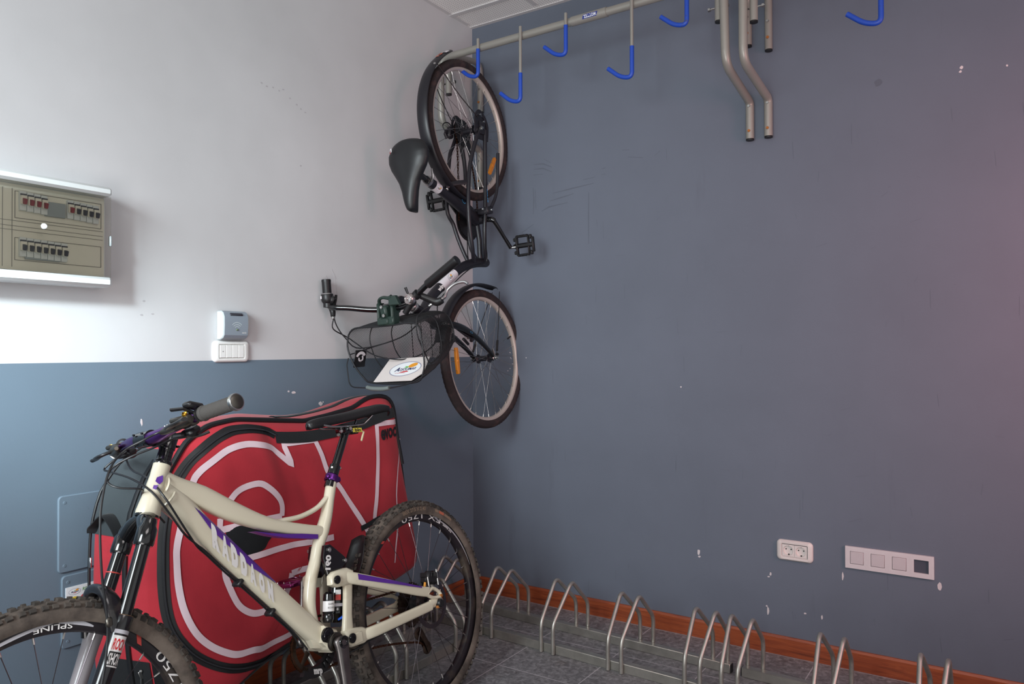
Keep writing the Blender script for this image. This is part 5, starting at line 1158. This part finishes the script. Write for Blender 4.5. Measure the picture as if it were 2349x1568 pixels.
# stickers and marks on the frame
ax2 = (L3(.28, 0, .328)-L3(.32, 0, .208)).normalized(); sd2 = ax2.cross(V((0, 1, 0)))
def st_fn(c, ax_, sd_, r_):
    return lambda u, v, d=0.: c+ax_*v+(V((0, 1, 0))*math.cos(u/r_)+sd_*math.sin(u/r_))*(r_+d)
fn = st_fn(L3(.297, 0, .277), ax2, sd2, .0215)
g = G(); g.sheet(lambda u, v: fn(u, v), [-.066+.132*i/24 for i in range(25)], [-.020, .020]); so_ = cpart(g, 'sticker', M_WST, cfrm)
g = G(); logo(g, lambda u, v, d: fn(v-.011, -u*.8, .0005+d), .040, 0); cpart(g, 'sticker_logo', LOGO, so_, flat=True)
fn_b = st_fn(L3(.352, 0, .115), (L3(.32, 0, .208)-L3(.357, 0, .098)).normalized(), sd2, .0272)
g = G(); g.ring(lambda u, v: fn_b(u+.012, v, .0004), .011, .013, .003); cpart(g, 'frame_mark', M_LBLUE, cfrm, flat=True)
ax3 = (L3(.768, 0, .36)-L3(.70, 0, .252)).normalized(); sd3 = ax3.cross(V((0, 1, 0)))
fn3 = st_fn(L3(.698, 0, .249), ax3, sd3, .0229)
g = G(); g.tube([L3(.664, 0, .190), L3(.700, 0, .252), L3(.727, 0, .2955)], .0224, 24, cap=False, sub=3); so_ = cpart(g, 'sticker', M_WST, cfrm)
g = G(); logo(g, lambda u, v, d: fn3(v+.009, -u*.8-.014, .0006+d), .050, 0); cpart(g, 'sticker_logo', LOGO, so_, flat=True)
g = G(); g.text('win', lambda u, v: fn3(u+.014, v+.036-.0, .0008) if False else fn3(v+.001, .076-u, .0002), .018, .040, bold=.04); cpart(g, 'frame_lettering', M_WLET, cfrm, flat=True)
g = G(); g.text('BTWIN', lambda u, v: V((.30-u, .0685, -.018-.003+v)), .006, .07, bold=.03); cpart(g, 'stay_lettering', M_LBLUE, cfrm, flat=True)
# seat post, collar, saddle
ps = (L3(.28, 0, .328)-L3(.32, 0, .208)).normalized()
g = G(); g.lathe(L3(.280, 0, .328), ps, [(.0205, -.006), (.0235, -.005), (.0235, .008), (.0205, .009), (.0145, .009)], 24); g.tube([L3(.285, .020, .332), L3(.268, .032, .338), L3(.235, .034, .345)], [(.006, .004), (.006, .004), (.005, .003)], 10, sub=3); cpart(g, 'quick_release_collar', M_ALU)
g = G(); g.cyl(L3(.280, 0, .328), L3(.280, 0, .328)+ps*.125, .0138, n=20); g.lathe(L3(.280, 0, .328)+ps*.008, ps, [(.0138, 0), (.0165, .001), (.0165, .012), (.0138, .02)], 20); g.box(L3(.243, 0, .444), (.055, .045, .022), bev=.006); cpart(g, 'seat_post', M_GLOSS)
g = G(); stn = [(.126, .455, .004), (.128, .462, .035), (.134, .472, .055), (.150, .480, .082), (.185, .487, .101), (.215, .489, .100), (.245, .488, .088), (.275, .486, .068), (.305, .484, .050), (.34, .482, .038), (.375, .481, .031), (.398, .478, .026), (.414, .473, .020), (.421, .466, .012), (.424, .458, .003)]
P2, R2 = smooth([V((s, 0, h)) for s, h, w in stn], [(w, w) for s, h, w in stn], 4); nw = 25; L = []
for p, r_ in zip(P2, R2):
    for j in range(nw):
        q = -1+2*j/(nw-1); th_ = q*PI*.62; w = r_[0]; x = w*math.sin(th_)/1.0; dz = (1-math.cos(th_)); dep = .030+.010*math.exp(-((p.x-.2)/.08)**2)
        L.append(L3(p.x, x, p.z-dz*dep-.006*math.exp(-(x/(.35*w+.001))**2)*math.exp(-((p.x-.22)/.09)**2)))
g.add(L, [[i*nw+j, i*nw+j+1, (i+1)*nw+j+1, (i+1)*nw+j] for i in range(len(P2)-1) for j in range(nw-1)])
csad = cpart(g, 'saddle', M_SADC, sharp=70); md = csad.modifiers.new('solid', 'SOLIDIFY'); md.thickness = .006; md.offset = -1
g = G(); fs_ = lambda u, v: L3(.169-v, -.060+u*.88, .4865+u*.34); g.disc(fs_, .008, .008, 18, 0); g.add([fs_(.004, .0), fs_(-.002, .006), fs_(-.012, -.008), fs_(-.006, -.013)], [[0, 1, 2, 3]], 1); cpart(g, 'saddle_badge', [M_WST, M_REDT], csad, flat=True)
for sg in (-1, 1):
    g = G(); g.tube([L3(.40, .008*sg, .455), L3(.35, .022*sg, .440), L3(.22, .024*sg, .438), L3(.17, .035*sg, .455)], .0035, 8, sub=3); cpart(g, 'saddle_rail', M_STEEL, csad)
# fenders
def fender(cx, R0, a0, a1, wd, flare=0.):
    g = G(); L = []; n = 44; m_ = 11
    for i in range(n+1):
        a = math.radians(a0+(a1-a0)*i/n); f = i/n; w = wd*(1 if f > .04 else .55+.45*f/.04); rr = R0+flare*max(0, 1-f*5)**2
        for j in range(m_):
            t_ = -1+2*j/(m_-1); b = t_*1.15; L.append(V((cx+(rr+.016*(math.cos(b)-1))*math.cos(a), w*math.sin(b)/.92, (rr+.016*(math.cos(b)-1))*math.sin(a))))
    g.add(L, [[i*m_+j, i*m_+j+1, (i+1)*m_+j+1, (i+1)*m_+j] for i in range(n) for j in range(m_-1)]); o = cpart(g, 'fender', M_FEND, sharp=60); md = o.modifiers.new('solid', 'SOLIDIFY'); md.thickness = .002; return o
fr_ = fender(0, .347, 163, 12, .029, .012); ff_ = fender(1.043, .345, 203, 104, .029, .010)
def fd(a, l, o_): a = math.radians(a); return V(((.3495+o_+.012*max(0, 1-((163-math.degrees(a))/151)*5)**2+.016*(math.cos(l/.029)-1))*math.cos(a), l, (.3495+o_+.012*max(0, 1-((163-math.degrees(a))/151)*5)**2+.016*(math.cos(l/.029)-1))*math.sin(a)))
g = G(); g.sheet(lambda a, l: fd(a, l, .0003), [151.5, 153, 155, 156.5], [-.024+.048*i/8 for i in range(9)], 0)
for (a0, a1, l0_, l1_) in ((143.5, 144.6, -.010, .012), (146.5, 147.6, -.010, .012), (149, 150, -.012, .010), (143.5, 147.6, -.010, -.005), (146.5, 150, .006, .012)):
    g.sheet(lambda a, l: fd(a, l, .0004), [a0, (a0+a1)/2, a1], [l0_+(l1_-l0_)*i/4 for i in range(5)], 1)
g.sheet(lambda a, l: fd(a, l, .0006), [153, 154.4], [.0, .006, .012], 2); cpart(g, 'fender_print', [M_WST, M_ORT, M_BLKPL], fr_, flat=True)
g = G(); g.lathe(fd(133, .020, .0), (-.5, .5, .7), [(0, .002), (.005, .002), (.006, 0)], 10); g2 = cpart(g, 'fender_rivet', M_STEEL, fr_)
for sg in (-1, 1):
    g = G(); g.tube([V((-.235, .024*sg, .240)), V((-.12, .050*sg, .12)), V((-.045, .070*sg, .020))], .0022, 8, sub=2); cpart(g, 'fender_stay', M_BLKPL, fr_)
    g = G(); g.tube([V((.735, .020*sg, -.140)), V((.90, .052*sg, -.060)), V((1.025, .068*sg, -.005))], .0018, 8, sub=2); s_ = cpart(g, 'fender_stay', M_BLKPL, ff_)
    g = G(); g.tube([V((.965, .060*sg, -.032)), V((1.01, .066*sg, -.012))], .0055, 10); g.lathe(V((1.028, .066*sg, -.004)), (0, sg, 0), [(0, .010), (.006, .010), (.006, 0)], 10); cpart(g, 'stay_clip', M_BLKPL, ff_)
g = G(); g.lathe(V((.300, .012, .215)), (.3, .6, .75), [(0, .005), (.006, .004), (.007, 0)], 12); cpart(g, 'fender_bolt', M_STEEL, fr_)
# fork
g = G(); g.cyl(hd1, L3(.884, 0, .322), .021, n=24)
for sg in (-1, 1): g.tube([L3(.882, .006*sg, .326), L3(.886, .034*sg, .318), L3(.893, .050*sg, .270), L3(.912, .055*sg, .205), L3(.948, .056*sg, .130), L3(1.0, .055*sg, .048), L3(1.038, .055*sg, .002)], [.014, .0155, .0145, .0135, .0120, .0100, .0085], 16, sub=4)
for sg in (-1, 1): g.box((1.041, .055*sg, 0), (.03, .007, .022), bev=.003)
cfk = cpart(g, 'fork', M_GLOSS, label='black steel fork')
g = G(); g.lathe(V((1.043, 0, 0)), (0, 1, 0), [(0, .078), (.006, .078), (.006, .068), (.010, .068), (.010, .060), (.013, .058), (.005, .057), (.005, -.057), (.010, -.060), (.010, -.068), (0, -.070)], 12); cpart(g, 'front_axle', M_STEEL, cfk)
g = G(); g.tube([L3(1.043, .062, .002), L3(1.02, .064, .012), L3(1.0, .064, .020)], [(.006, .003), (.006, .003), (.004, .003)], 8); cpart(g, 'safety_tab', M_ALU, cfk)
g = G(); fnk = lambda u, v: L3(.925+u*.8+v*.0, .0690, .185-u*1.0+v); g.ring(fnk, .006, .007, .0015, 24); cpart(g, 'fork_mark', M_LBLUE, cfk, flat=True)
for sg in (-1, 1):
    g = G(); g.tube([L3(.953, .052*sg, .155), L3(.93, .040*sg, .195), L3(.905, .030*sg, .235)], [(.006, .009), (.006, .008), (.005, .006)], 10, sub=3); g.box((.962, .022*sg, .190-.025), (.05, .011, .012), rot('Y', 55), .003); g.lathe(L3(.953, .052*sg, .155), (.5, 0, .85), [(0, .016), (.007, .016), (.009, .010), (.009, 0)], 14); bk = cpart(g, 'brake_arm', M_CBLK)
    g = G(); g.lathe(L3(.945, .044*sg, .172), (.3, sg*.2, .9), [(0, .012), (.005, .012), (.006, .004), (.006, 0)], 12); cpart(g, 'brake_bolt', M_STEEL, bk)
g = G(); g.lathe(hd0, (hd0-hd1), [(.0195, -.004), (.022, -.003), (.022, .004), (.0185, .005), (.0185, .007), (.0205, .008), (.0205, .014), (.0175, .018), (0, .018)], 28); cpart(g, 'headset', M_ALU)
ha = (hd0-hd1).normalized()
g = G(); g.tube([hd0, hd0+ha*.055, hd0+ha*.085+V((.008, 0, .005)), L3(.800, .0, .606), L3(.820, .0, .628)], [.0135, .014, .018, .017, .017], 16, sub=4); g.cyl(L3(.818, -.028, .628), L3(.818, .028, .628), .019, n=20); cpart(g, 'stem', M_GLOSS)
bp_ = [(.690, -.236, .720), (.768, -.238, .720), (.790, -.231, .719), (.799, -.205, .714), (.805, -.155, .690), (.817, -.085, .657), (.821, -.03, .63), (.821, .03, .63), (.816, .085, .633), (.803, .115, .637), (.772, .162, .643), (.735, .222, .643), (.675, .338, .640)]
g = G(); g.tube([L3(*p) for p in bp_], .0112, 14, sub=4); chb = cpart(g, 'handlebar', M_GLOSS)
def cgrip(a, b, tw):
    a, b = V(a), V(b); d = (b-a).normalized(); L_ = (b-a).length
    g = G(); g.lathe(a, d, [(0, 0), (.0165, 0), (.0175, .004), (.0175, L_-.012), (.0185, L_-.006), (.0175, L_), (0, L_+.001)], 24)
    gp_ = cpart(g, 'grip', M_BLKPL, chb)
    return gp_
cgrip((.748, .202, .643), (.672, .343, .640), 0)
gr = cgrip((.745, -.236, .720), (.686, -.236, .720), 1)
g = G(); g.lathe(V((.745, -.236, .720)), (1, 0, 0), [(.0112, -.004), (.0215, -.004), (.0235, 0), (.0245, .018), (.0225, .028), (.017, .036), (.0112, .040)], 28); g.box((.768, -.219, .713), (.034, .030, .026), rot('Z', -30), .008); shf = cpart(g, 'twist_shifter', M_BLKPL)
g = G(); g.lathe(V((.745, -.236, .720)), (1, 0, 0), [(.0216, -.0045), (.0222, -.004), (.0236, -.0005), (.0232, -.0005)], 28); cpart(g, 'shifter_ring', M_ALU, shf)
g = G(); g.box((.757, -.249, .741), (.012, .014, .004), rot('X', 35), .001); cpart(g, 'shift_window', M_WST, shf)
def clever(c, d, tip, sg, col=True):
    c = V(c); d = V(d).normalized()
    g = G(); g.lathe(c-d*.012, d, [(.0112, 0), (.0175, .001), (.0175, .021), (.0112, .022)], 18); return g
g = clever((.780, .148, .642), (-.55, .83, 0), None, 1)
g.tube([L3(.782, .152, .632), L3(.800, .180, .606), L3(.812, .200, .590), L3(.806, .222, .585)], [(.012, .010), (.014, .011), (.016, .012), (.013, .010)], 12, sub=3)
bl = cpart(g, 'brake_lever', M_BLKPL)
g = G(); g.tube([L3(.803, .212, .585), L3(.795, .226, .572), L3(.768, .232, .560), L3(.748, .262, .552), L3(.744, .298, .545), L3(.753, .314, .543)], [(.005, .008), (.006, .008), (.006, .006), (.006, .0045), (.006, .0045), (.0055, .005)], 10, sub=4); cpart(g, 'lever_blade', M_ALU, bl)
g = G(); g.lathe(L3(.815, .184, .596), (.55, -.75, .25), [(0, 0), (.006, 0), (.0075, .004), (.0075, .010), (.0055, .012), (.0055, .018), (0, .018)], 10); cpart(g, 'barrel_adjuster', M_STEEL, bl)
g = clever((.786, -.236, .720), (1, 0, 0), None, 1); g.tube([L3(.788, -.236, .707), L3(.812, -.232, .700), L3(.832, -.226, .706)], [(.012, .011), (.012, .011), (.009, .009)], 12, sub=3); bl2 = cpart(g, 'brake_lever', M_BLKPL)
g = G(); g.tube([L3(.80, -.240, .694), L3(.785, -.242, .680), L3(.765, -.243, .668), L3(.745, -.243, .664)], [(.005, .008), (.006, .007), (.006, .0045), (.006, .005)], 10, sub=4); cpart(g, 'lever_blade', M_BLKPL, bl2)
g = G(); g.lathe(L3(.832, -.226, .706), (.9, .2, .1), [(0, 0), (.006, 0), (.0075, .003), (.0075, .010), (.004, .012), (0, .012)], 10); cpart(g, 'barrel_adjuster', M_STEEL, bl2)
g = G(); bc = L3(.795, .128, .662); bx = V((.0, -.15, 1)).normalized(); g.lathe(bc, bx, [(.0215, -.012), (.0225, -.010), (.0225, .0), (.0215, .006), (.018, .011), (.0125, .0125), (.0115, .0115), (.006, .0125), (.004, .0155), (0, .016)], 36); bell = cpart(g, 'bell', M_BELL)
g = G(); g.lathe(bc, bx, [(0, -.016), (.020, -.016), (.0205, -.010), (0, -.010)], 28); g.box(bc+V((.012, -.010, -.026)), (.024, .024, .03), rot('Z', -30), .005); cpart(g, 'bell_base', M_BLKPL, bell)
g = G(); g.tube([bc+V((-.012, -.008, -.008)), bc+V((-.030, -.013, -.004)), bc+V((-.045, -.016, 0))], [(.004, .004), (.005, .004), (.006, .005)], 10); cpart(g, 'bell_thumb', M_BLKPL, bell)
g = G(); g.tube([L3(.845, .085, .640), L3(.808, .118, .640)], .012, 14); cpart(g, 'accessory_clamp', M_BLKPL, chb)
def ccable(pts, r=.0025):
    g = G(); g.tube([L3(*p) for p in pts], r, 8, sub=5); cpart(g, 'cable_hose', M_HOSE)
ccable([(.824, .175, .600), (.840, .160, .625), (.872, .158, .665), (.935, .160, .668), (1.00, .158, .63), (1.04, .15, .59), (1.02, .12, .50), (.97, .07, .35), (.94, .03, .24)])
ccable([(.843, -.222, .708), (.882, -.225, .71), (.92, -.22, .633), (.987, -.12, .621), (1.012, -.05, .6), (1.019, 0, .555), (1.0, .05, .50), (.95, .045, .40), (.88, .03, .36), (.80, .02, .345), (.72, .024, .245), (.64, .026, .10), (.60, .030, -.03), (.50, .058, .012), (.40, .066, .010), (.25, .070, -.005)])
ccable([(.788, -.215, .710), (.855, -.232, .69), (.919, -.22, .652), (.964, -.19, .60), (.93, -.08, .48), (.86, -.03, .40), (.79, -.022, .36), (.70, -.024, .225), (.62, -.026, .05), (.55, -.05, .0), (.40, -.066, -.03), (.15, -.072, -.045), (.02, -.085, -.03), (-.05, -.090, .02), (-.03, -.088, .075), (.02, -.080, .05)])
# drive side
g = G(); g.cyl(L3(.408, .042, -.018), L3(.408, .062, -.016), .013, n=16); g.tube([L3(.414, .060, -.016), L3(.417, .085, -.016), L3(.424, .094, -.022)], [.012, .013, .012], 14, sub=3); g.tube([L3(.422, .092, -.020), L3(.455, .100, -.045), L3(.50, .108, -.080), L3(.542, .116, -.112)], [(.012, .010), (.011, .009), (.010, .008), (.011, .009)], 14, sub=3, up=(0, 1, 0)); ck = cpart(g, 'crank_arm', M_GLOSS)
g = G(); g.cyl(L3(.542, .116, -.112), L3(.541, .140, -.118), .006, n=10); cpart(g, 'pedal_axle', M_STEEL, ck)
g = G(); g.cyl(L3(.408, -.042, -.018), L3(.408, -.075, -.018), .012, n=16); g.tube([L3(.404, -.072, -.016), L3(.36, -.084, .022), L3(.296, -.098, .072)], [(.012, .010), (.010, .008), (.011, .009)], 14, sub=3, up=(0, 1, 0)); cpart(g, 'crank_arm', M_GLOSS)
def cpedal(c, sg, tilt):
    R_ = rot('Y', tilt); c = V(c)
    def b(x, y, z, sx, sy, sz, bev=.003): g.box(c+R_@V((x, y*sg, z)), (sx, sy, sz), R_, bev)
    g = G(); b(0, 0, 0, .022, .095, .020, .006); b(0, -.040, 0, .088, .010, .018); b(0, .022, 0, .084, .008, .016); b(0, .045, 0, .070, .010, .018)
    for s_ in (-1, 1):
        b(.042*s_, -.010, 0, .009, .066, .018); b(.036*s_, .034, 0, .020, .012, .016)
        for k in range(4): b(.047*s_, -.034+.017*k, 0, .004, .006, .020, .001)
        b(.030*s_, -.050, 0, .016, .012, .016)
    g.tube([c+R_@V((0, -.048*sg, 0)), c+R_@V((0, -.060*sg, 0))], [.012, .008], 14); pd_ = cpart(g, 'pedal', M_BLKPL)
    for s_ in (-1, 1):
        g = G(); g.box(c+R_@V((.0475*s_, -.01*sg, 0)), (.004, .03, .012), R_, .001); cpart(g, 'pedal_reflector', M_ORF if sg < 0 and s_ < 0 else M_BLKPL, pd_)
cpedal((.537, .182, -.128), 1, 4); cpedal((.305, -.155, .075), -1, 8)
g = G(); g.lathe(L3(.408, -.052, -.018), (0, 1, 0), [(.058, -.002), (.088, -.002), (.090, 0), (.088, .002), (.058, .002)], 60, closed=True)
for k in range(5): a = 2*PI*k/5; c0 = L3(.408, -.052, -.018); g.tube([c0+polar(a, .012, 0), c0+polar(a, .06, 0)], [(.012, .003), (.008, .003)], 8, up=(0, 1, 0))
cg_ = cpart(g, 'chain_guard', M_BLKPL)
g = G(); P_ = [L3(.408, -.048, -.018)+polar(PI*k/40, .078 if k % 2 else .073, 0) for k in range(80)]; g.prism(P_, (0, .002, 0)); cpart(g, 'chainring', M_SATIN, cg_)
g = G()
for i, r_ in enumerate((.062, .054, .047, .041, .036, .031)):
    n = int(r_*2*PI/.0127); g.prism([polar(PI*k/n, r_ if k % 2 else r_-.006, -.030-.004*i) for k in range(2*n)], (0, -.0018, 0))
cpart(g, 'cassette', M_SATIN, cw)
g = chain([(.408, -.045, .059), (.25, -.044, .045), (.05, -.043, .035), (0, -.042, .046), (-.03, -.042, .034), (-.046, -.042, 0)]); cpart(g, 'chain', M_CHAIN)
g = chain([(.408, -.045, -.095), (.25, -.046, -.098), (.11, -.048, -.075), (.075, -.048, -.060)]); cpart(g, 'chain', M_CHAIN)
g = G()
for c in ((.045, -.062), (.085, -.078)): g.lathe(L3(c[0], -.048, c[1]), (0, 1, 0), [(0, -.003), (.018, -.003), (.020, 0), (.018, .003), (0, .003)], 18)
g.tube([L3(.03, -.056, -.052), L3(.065, -.056, -.075), L3(.10, -.056, -.085)], [(.012, .002)]*3, 8, up=(0, 1, 0)); g.box((.0, -.075, .04), (.055, .026, .035), rot('Y', -20), .007); g.tube([L3(-.01, -.085, .055), L3(.01, -.082, .07), L3(.03, -.08, .06)], [(.007, .007)]*3, 10); cpart(g, 'derailleur', M_CBLK)
# kickstand
g = G(); g.tube([L3(*p) for p in [(.100, .085, -.106), (.112, .085, -.104), (.24, .082, -.088), (.303, .080, -.069), (.350, .074, -.040), (.366, .072, -.030)]], [(.007, .007), (.0075, .0075), (.0075, .0075), (.0075, .0075), (.008, .008), (.009, .009)], 12, sub=3); ks = cpart(g, 'kickstand', M_CBLK)
g = G(); g.box((.374, .072, -.012), (.036, .022, .05), rot('Y', 12), .006); g.box((.378, .050, .0), (.03, .05, .03), bev=.006); cpart(g, 'kickstand_bracket', M_CBLK, ks)
for q in ((.372, .084, -.020), (.372, .068, .028)):
    g = G(); g.lathe(V(q), (0, 1, 0), [(0, .004), (.005, .004), (.006, 0)], 10); cpart(g, 'bolt', M_STEEL, ks)
# basket
RIM = [(.897, -.192), (.884, -.158), (.886, -.06), (.886, .037), (.883, .118), (.9, .155), (.947, .163), (1.03, .170), (1.076, .160), (1.106, .132), (1.110, .023), (1.101, -.102), (1.081, -.136), (1.031, -.181), (.967, -.210), (.923, -.207)]
BOT = [(.865, -.155), (.842, -.125), (.834, -.05), (.832, .02), (.838, .09), (.856, .124), (.90, .146), (.95, .148), (.99, .126), (1.028, .088), (1.050, .03), (1.048, -.055), (1.028, -.115), (.985, -.155), (.93, -.172), (.895, -.172)]
def loopfn(poly):
    c = (sum(p[0] for p in poly)/len(poly), sum(p[1] for p in poly)/len(poly)); P2, _ = smooth([V((p[0], p[1], 0)) for p in poly], [(1, 1)]*len(poly), 8, True)
    d = [0]
    for a, b in zip(P2, P2[1:]+P2[:1]): d.append(d[-1]+(b-a).length)
    P3 = P2+P2[:1]
    def at(t):
        t = (t % 1.)*d[-1]
        for i in range(len(d)-1):
            if d[i] <= t <= d[i+1]: return P3[i].lerp(P3[i+1], (t-d[i])/max(1e-9, d[i+1]-d[i]))
    return at, V((c[0], c[1], 0))
rimf, rimc = loopfn(RIM); botf, botc = loopfn(BOT); HT, HB = .652, .425
NB, JB = 144, 62
rt = [rimf(k/(2*NB)) for k in range(2*NB)]; bt = [botf(k/(2*NB)) for k in range(2*NB)]
def bk(k, f, r=1.):
    a, b = rt[k % (2*NB)], bt[k % (2*NB)]; p = a.lerp(b, f); bow = .006*math.sin(PI*f)
    o = (p-rimc.lerp(botc, f)); o = o*(1+bow/max(.05, o.length)); q = rimc.lerp(botc, f)+o
    return V((q.x, q.y, HT+(HB-HT)*f))
g = G(); vs_ = [bk(2*i+(j % 2), j/JB) for j in range(JB+1) for i in range(NB)]; fs = []
for j in range(JB-1):
    for i in range(NB):
        o_ = (j % 2); a = j*NB+i; e1 = (j+1)*NB+(i if o_ == 0 else (i+1)) % NB; e0 = (j+1)*NB+((i-1) if o_ == 0 else i) % NB; b_ = (j+2)*NB+i
        fs.append([a, e0 if True else 0, b_, e1])
g.add(vs_, fs)
bas = D.objects.new('basket', None)
me_o = cpart(g, 'basket', M_WIRE, flat=True, label='black wire mesh front basket'); md = me_o.modifiers.new('wire', 'WIREFRAME'); md.thickness = .0013; md.use_even_offset = False; D.objects.remove(bas); bas = me_o
g = G(); NX = 40; vs_ = []; fs = []; c3 = V((botc.x, botc.y, HB)); JR = 34
bl_ = [bk(k*4, 1.) for k in range(NB//2)]
def inside(p):
    c = False
    for a, b in zip(bl_, bl_[1:]+bl_[:1]):
        if (a.y > p[1]) != (b.y > p[1]) and p[0] < (b.x-a.x)*(p[1]-a.y)/(b.y-a.y)+a.x: c = not c
    return c
DX, DY = .0066, .0042
for i in range(-30, 31):
    for j in range(-50, 51):
        if (i+j) % 2: continue
        cx_, cy_ = botc.x+i*DX, botc.y+j*DY
        if all(inside((cx_+a*1.1, cy_+b*1.1)) for a, b in ((DX, 0), (-DX, 0), (0, DY), (0, -DY))): fs.append([(i-1, j), (i, j-1), (i+1, j), (i, j+1)])
ix = {}
for f in fs:
    for q in f:
        if q not in ix: ix[q] = len(vs_); vs_.append(V((botc.x+q[0]*DX, botc.y+q[1]*DY, HB)))
g.add(vs_, [[ix[q] for q in f] for f in fs])
for l_ in (-.05, .0, .05): g.tube([V((botc.x-.10, botc.y+l_, HB)), V((botc.x+.09, botc.y+l_, HB))], .0009, 6); o = cpart(g, 'basket_floor', M_WIRE, bas, flat=True); md = o.modifiers.new('wire', 'WIREFRAME'); md.thickness = .0015; md.use_even_offset = False
g = G(); g.tube([bk(k*4, 0.) for k in range(NB//2)], .0034, 10, closed=True); cpart(g, 'rim_wire', M_WIRE, bas)
g = G(); g.tube([bk(k*4, 1.) for k in range(NB//2)], .0026, 8, closed=True); cpart(g, 'floor_wire', M_WIRE, bas)
g = G(); g.tube([bk(k*4, .52) for k in range(NB//2)], .0022, 8, closed=True); cpart(g, 'hoop_wire', M_WIRE, bas)
for k0 in (36, 62, 88, 150, 205, 262, 300):
    g = G(); g.tube([bk(k0, f/10) for f in range(11)], .0020, 8); cpart(g, 'upright_wire', M_WIRE, bas)
g = G(); g.tube(fillet([L3(1.0, -.212, .650), L3(1.025, -.222, .652), L3(1.115, -.205, .662), L3(1.122, -.10, .662), L3(1.126, 0.0, .660), L3(1.112, .10, .655), L3(1.08, .172, .650)], .03, 5), .0024, 8); hw = cpart(g, 'carry_handle', M_WIRE, bas)
g = G(); g.tube([L3(1.119, -.112, .661), L3(1.125, -.08, .662), L3(1.127, -.03, .662), L3(1.124, .0, .660)], [(.008, .010), (.009, .011), (.009, .011), (.008, .010)], 12, sub=3); cpart(g, 'handle_grip', mat('grip_grey_green', '6f7876', .5), hw)
pO, pX = L3(1.101, -.095, .643), V((0, 1, 0)); pY = (L3(1.022, 0, .556)-L3(1.108, 0, .650)).normalized(); pN = pX.cross(pY).normalized()
pf = lambda u, v, d=0.: pO+pX*u+pY*v+pN*(.0012+d)
g = G(); q = [(0, 0), (.205, 0), (.232, .045), (.222, .088), (.195, .126), (.012, .126)]; q = [(0, 0), (.19, 0), (.228, .040), (.214, .126), (.012, .126)]
g.prism([pf(a, b, -.0024) for a, b in q], pN*.0024, 0); sp_ = cpart(g, 'sign_board', mat('board_white', 'ddd3cf', .55), bas, flat=True, label='white advertising board inside the basket')
g = G(); logo(g, lambda u, v, d: pf(.126+u-.16*v*0, .064+v*1.0+.06*u, .0003+d), .150, 0); g.text('ALOJAMIENTOS', lambda u, v: pf(.110+u, .040+v, .001), .004, .05, mi=5); cpart(g, 'board_print', LOGO, sp_, flat=True)
g = G(); g.box(L3(1.005, -.186, .612), (.070, .004, .066), rot('Z', -14), .002); bd = cpart(g, 'basket_badge', M_BLKPL, bas)
g = G(); fb = lambda u, v: L3(1.005+v*.95, -.1825-v*.24, .612-u)
for (a0, a1, r0_, r1_) in ((200, 330, .018, .030), (40, 200, .006, .014), (300, 400, .008, .016)):
    g.add([fb((r0_ if s_ else r1_)*math.cos(math.radians(a0+(a1-a0)*k/8)), (r0_ if s_ else r1_)*math.sin(math.radians(a0+(a1-a0)*k/8))) for s_ in (0, 1) for k in range(9)], [[k, k+1, k+10, k+9] for k in range(8)])
cpart(g, 'badge_mark', M_WST, bd, flat=True)
# quick release bracket between bar and basket
g = G(); g.box((.868, .0, .640), (.035, .085, .045), bev=.006); g.box((.870, .0, .652), (.028, .040, .034), bev=.005)
for sg in (-1, 1): g.box((.838, .034*sg, .640), (.085, .014, .046), bev=.006); g.lathe(L3(.820, .034*sg-.008, .631), (0, 1, 0), [(.0115, 0), (.022, .001), (.022, .015), (.0115, .016)], 20)
g.tube([L3(.806, -.030, .650), L3(.785, -.022, .660), L3(.778, 0, .664), L3(.782, .026, .662), L3(.778, .040, .660)], [(.006, .008), (.006, .008), (.006, .008), (.007, .010), (.009, .012)], 10, sub=4); g.prism([L3(.775, .028, .652), L3(.775, .062, .652), L3(.812, .082, .652), L3(.812, .030, .652)], (0, 0, .018), .003)
g.box((.832, .0, .652), (.05, .034, .04), rot('Y', 12), .008); kb = cpart(g, 'basket_bracket', M_KLICK, label='dark green quick release bracket')
for q in ((.815, .0, .676), (.848, .006, .672)):
    g = G(); g.lathe(V(q), (0, 0, 1), [(0, .002), (.0035, .002), (.004, .0035), (.0065, .0035), (.007, 0)], 14); cpart(g, 'bracket_screw', M_STEEL, kb)
for sg in (-1, 1):
    g = G(); g.tube([L3(.872, .03*sg, .632), L3(.884, .10*sg-.02, .60), L3(.872, .135*sg-.02, .55)], .0035, 8, sub=3); cpart(g, 'bracket_wire', M_WIRE, kb)
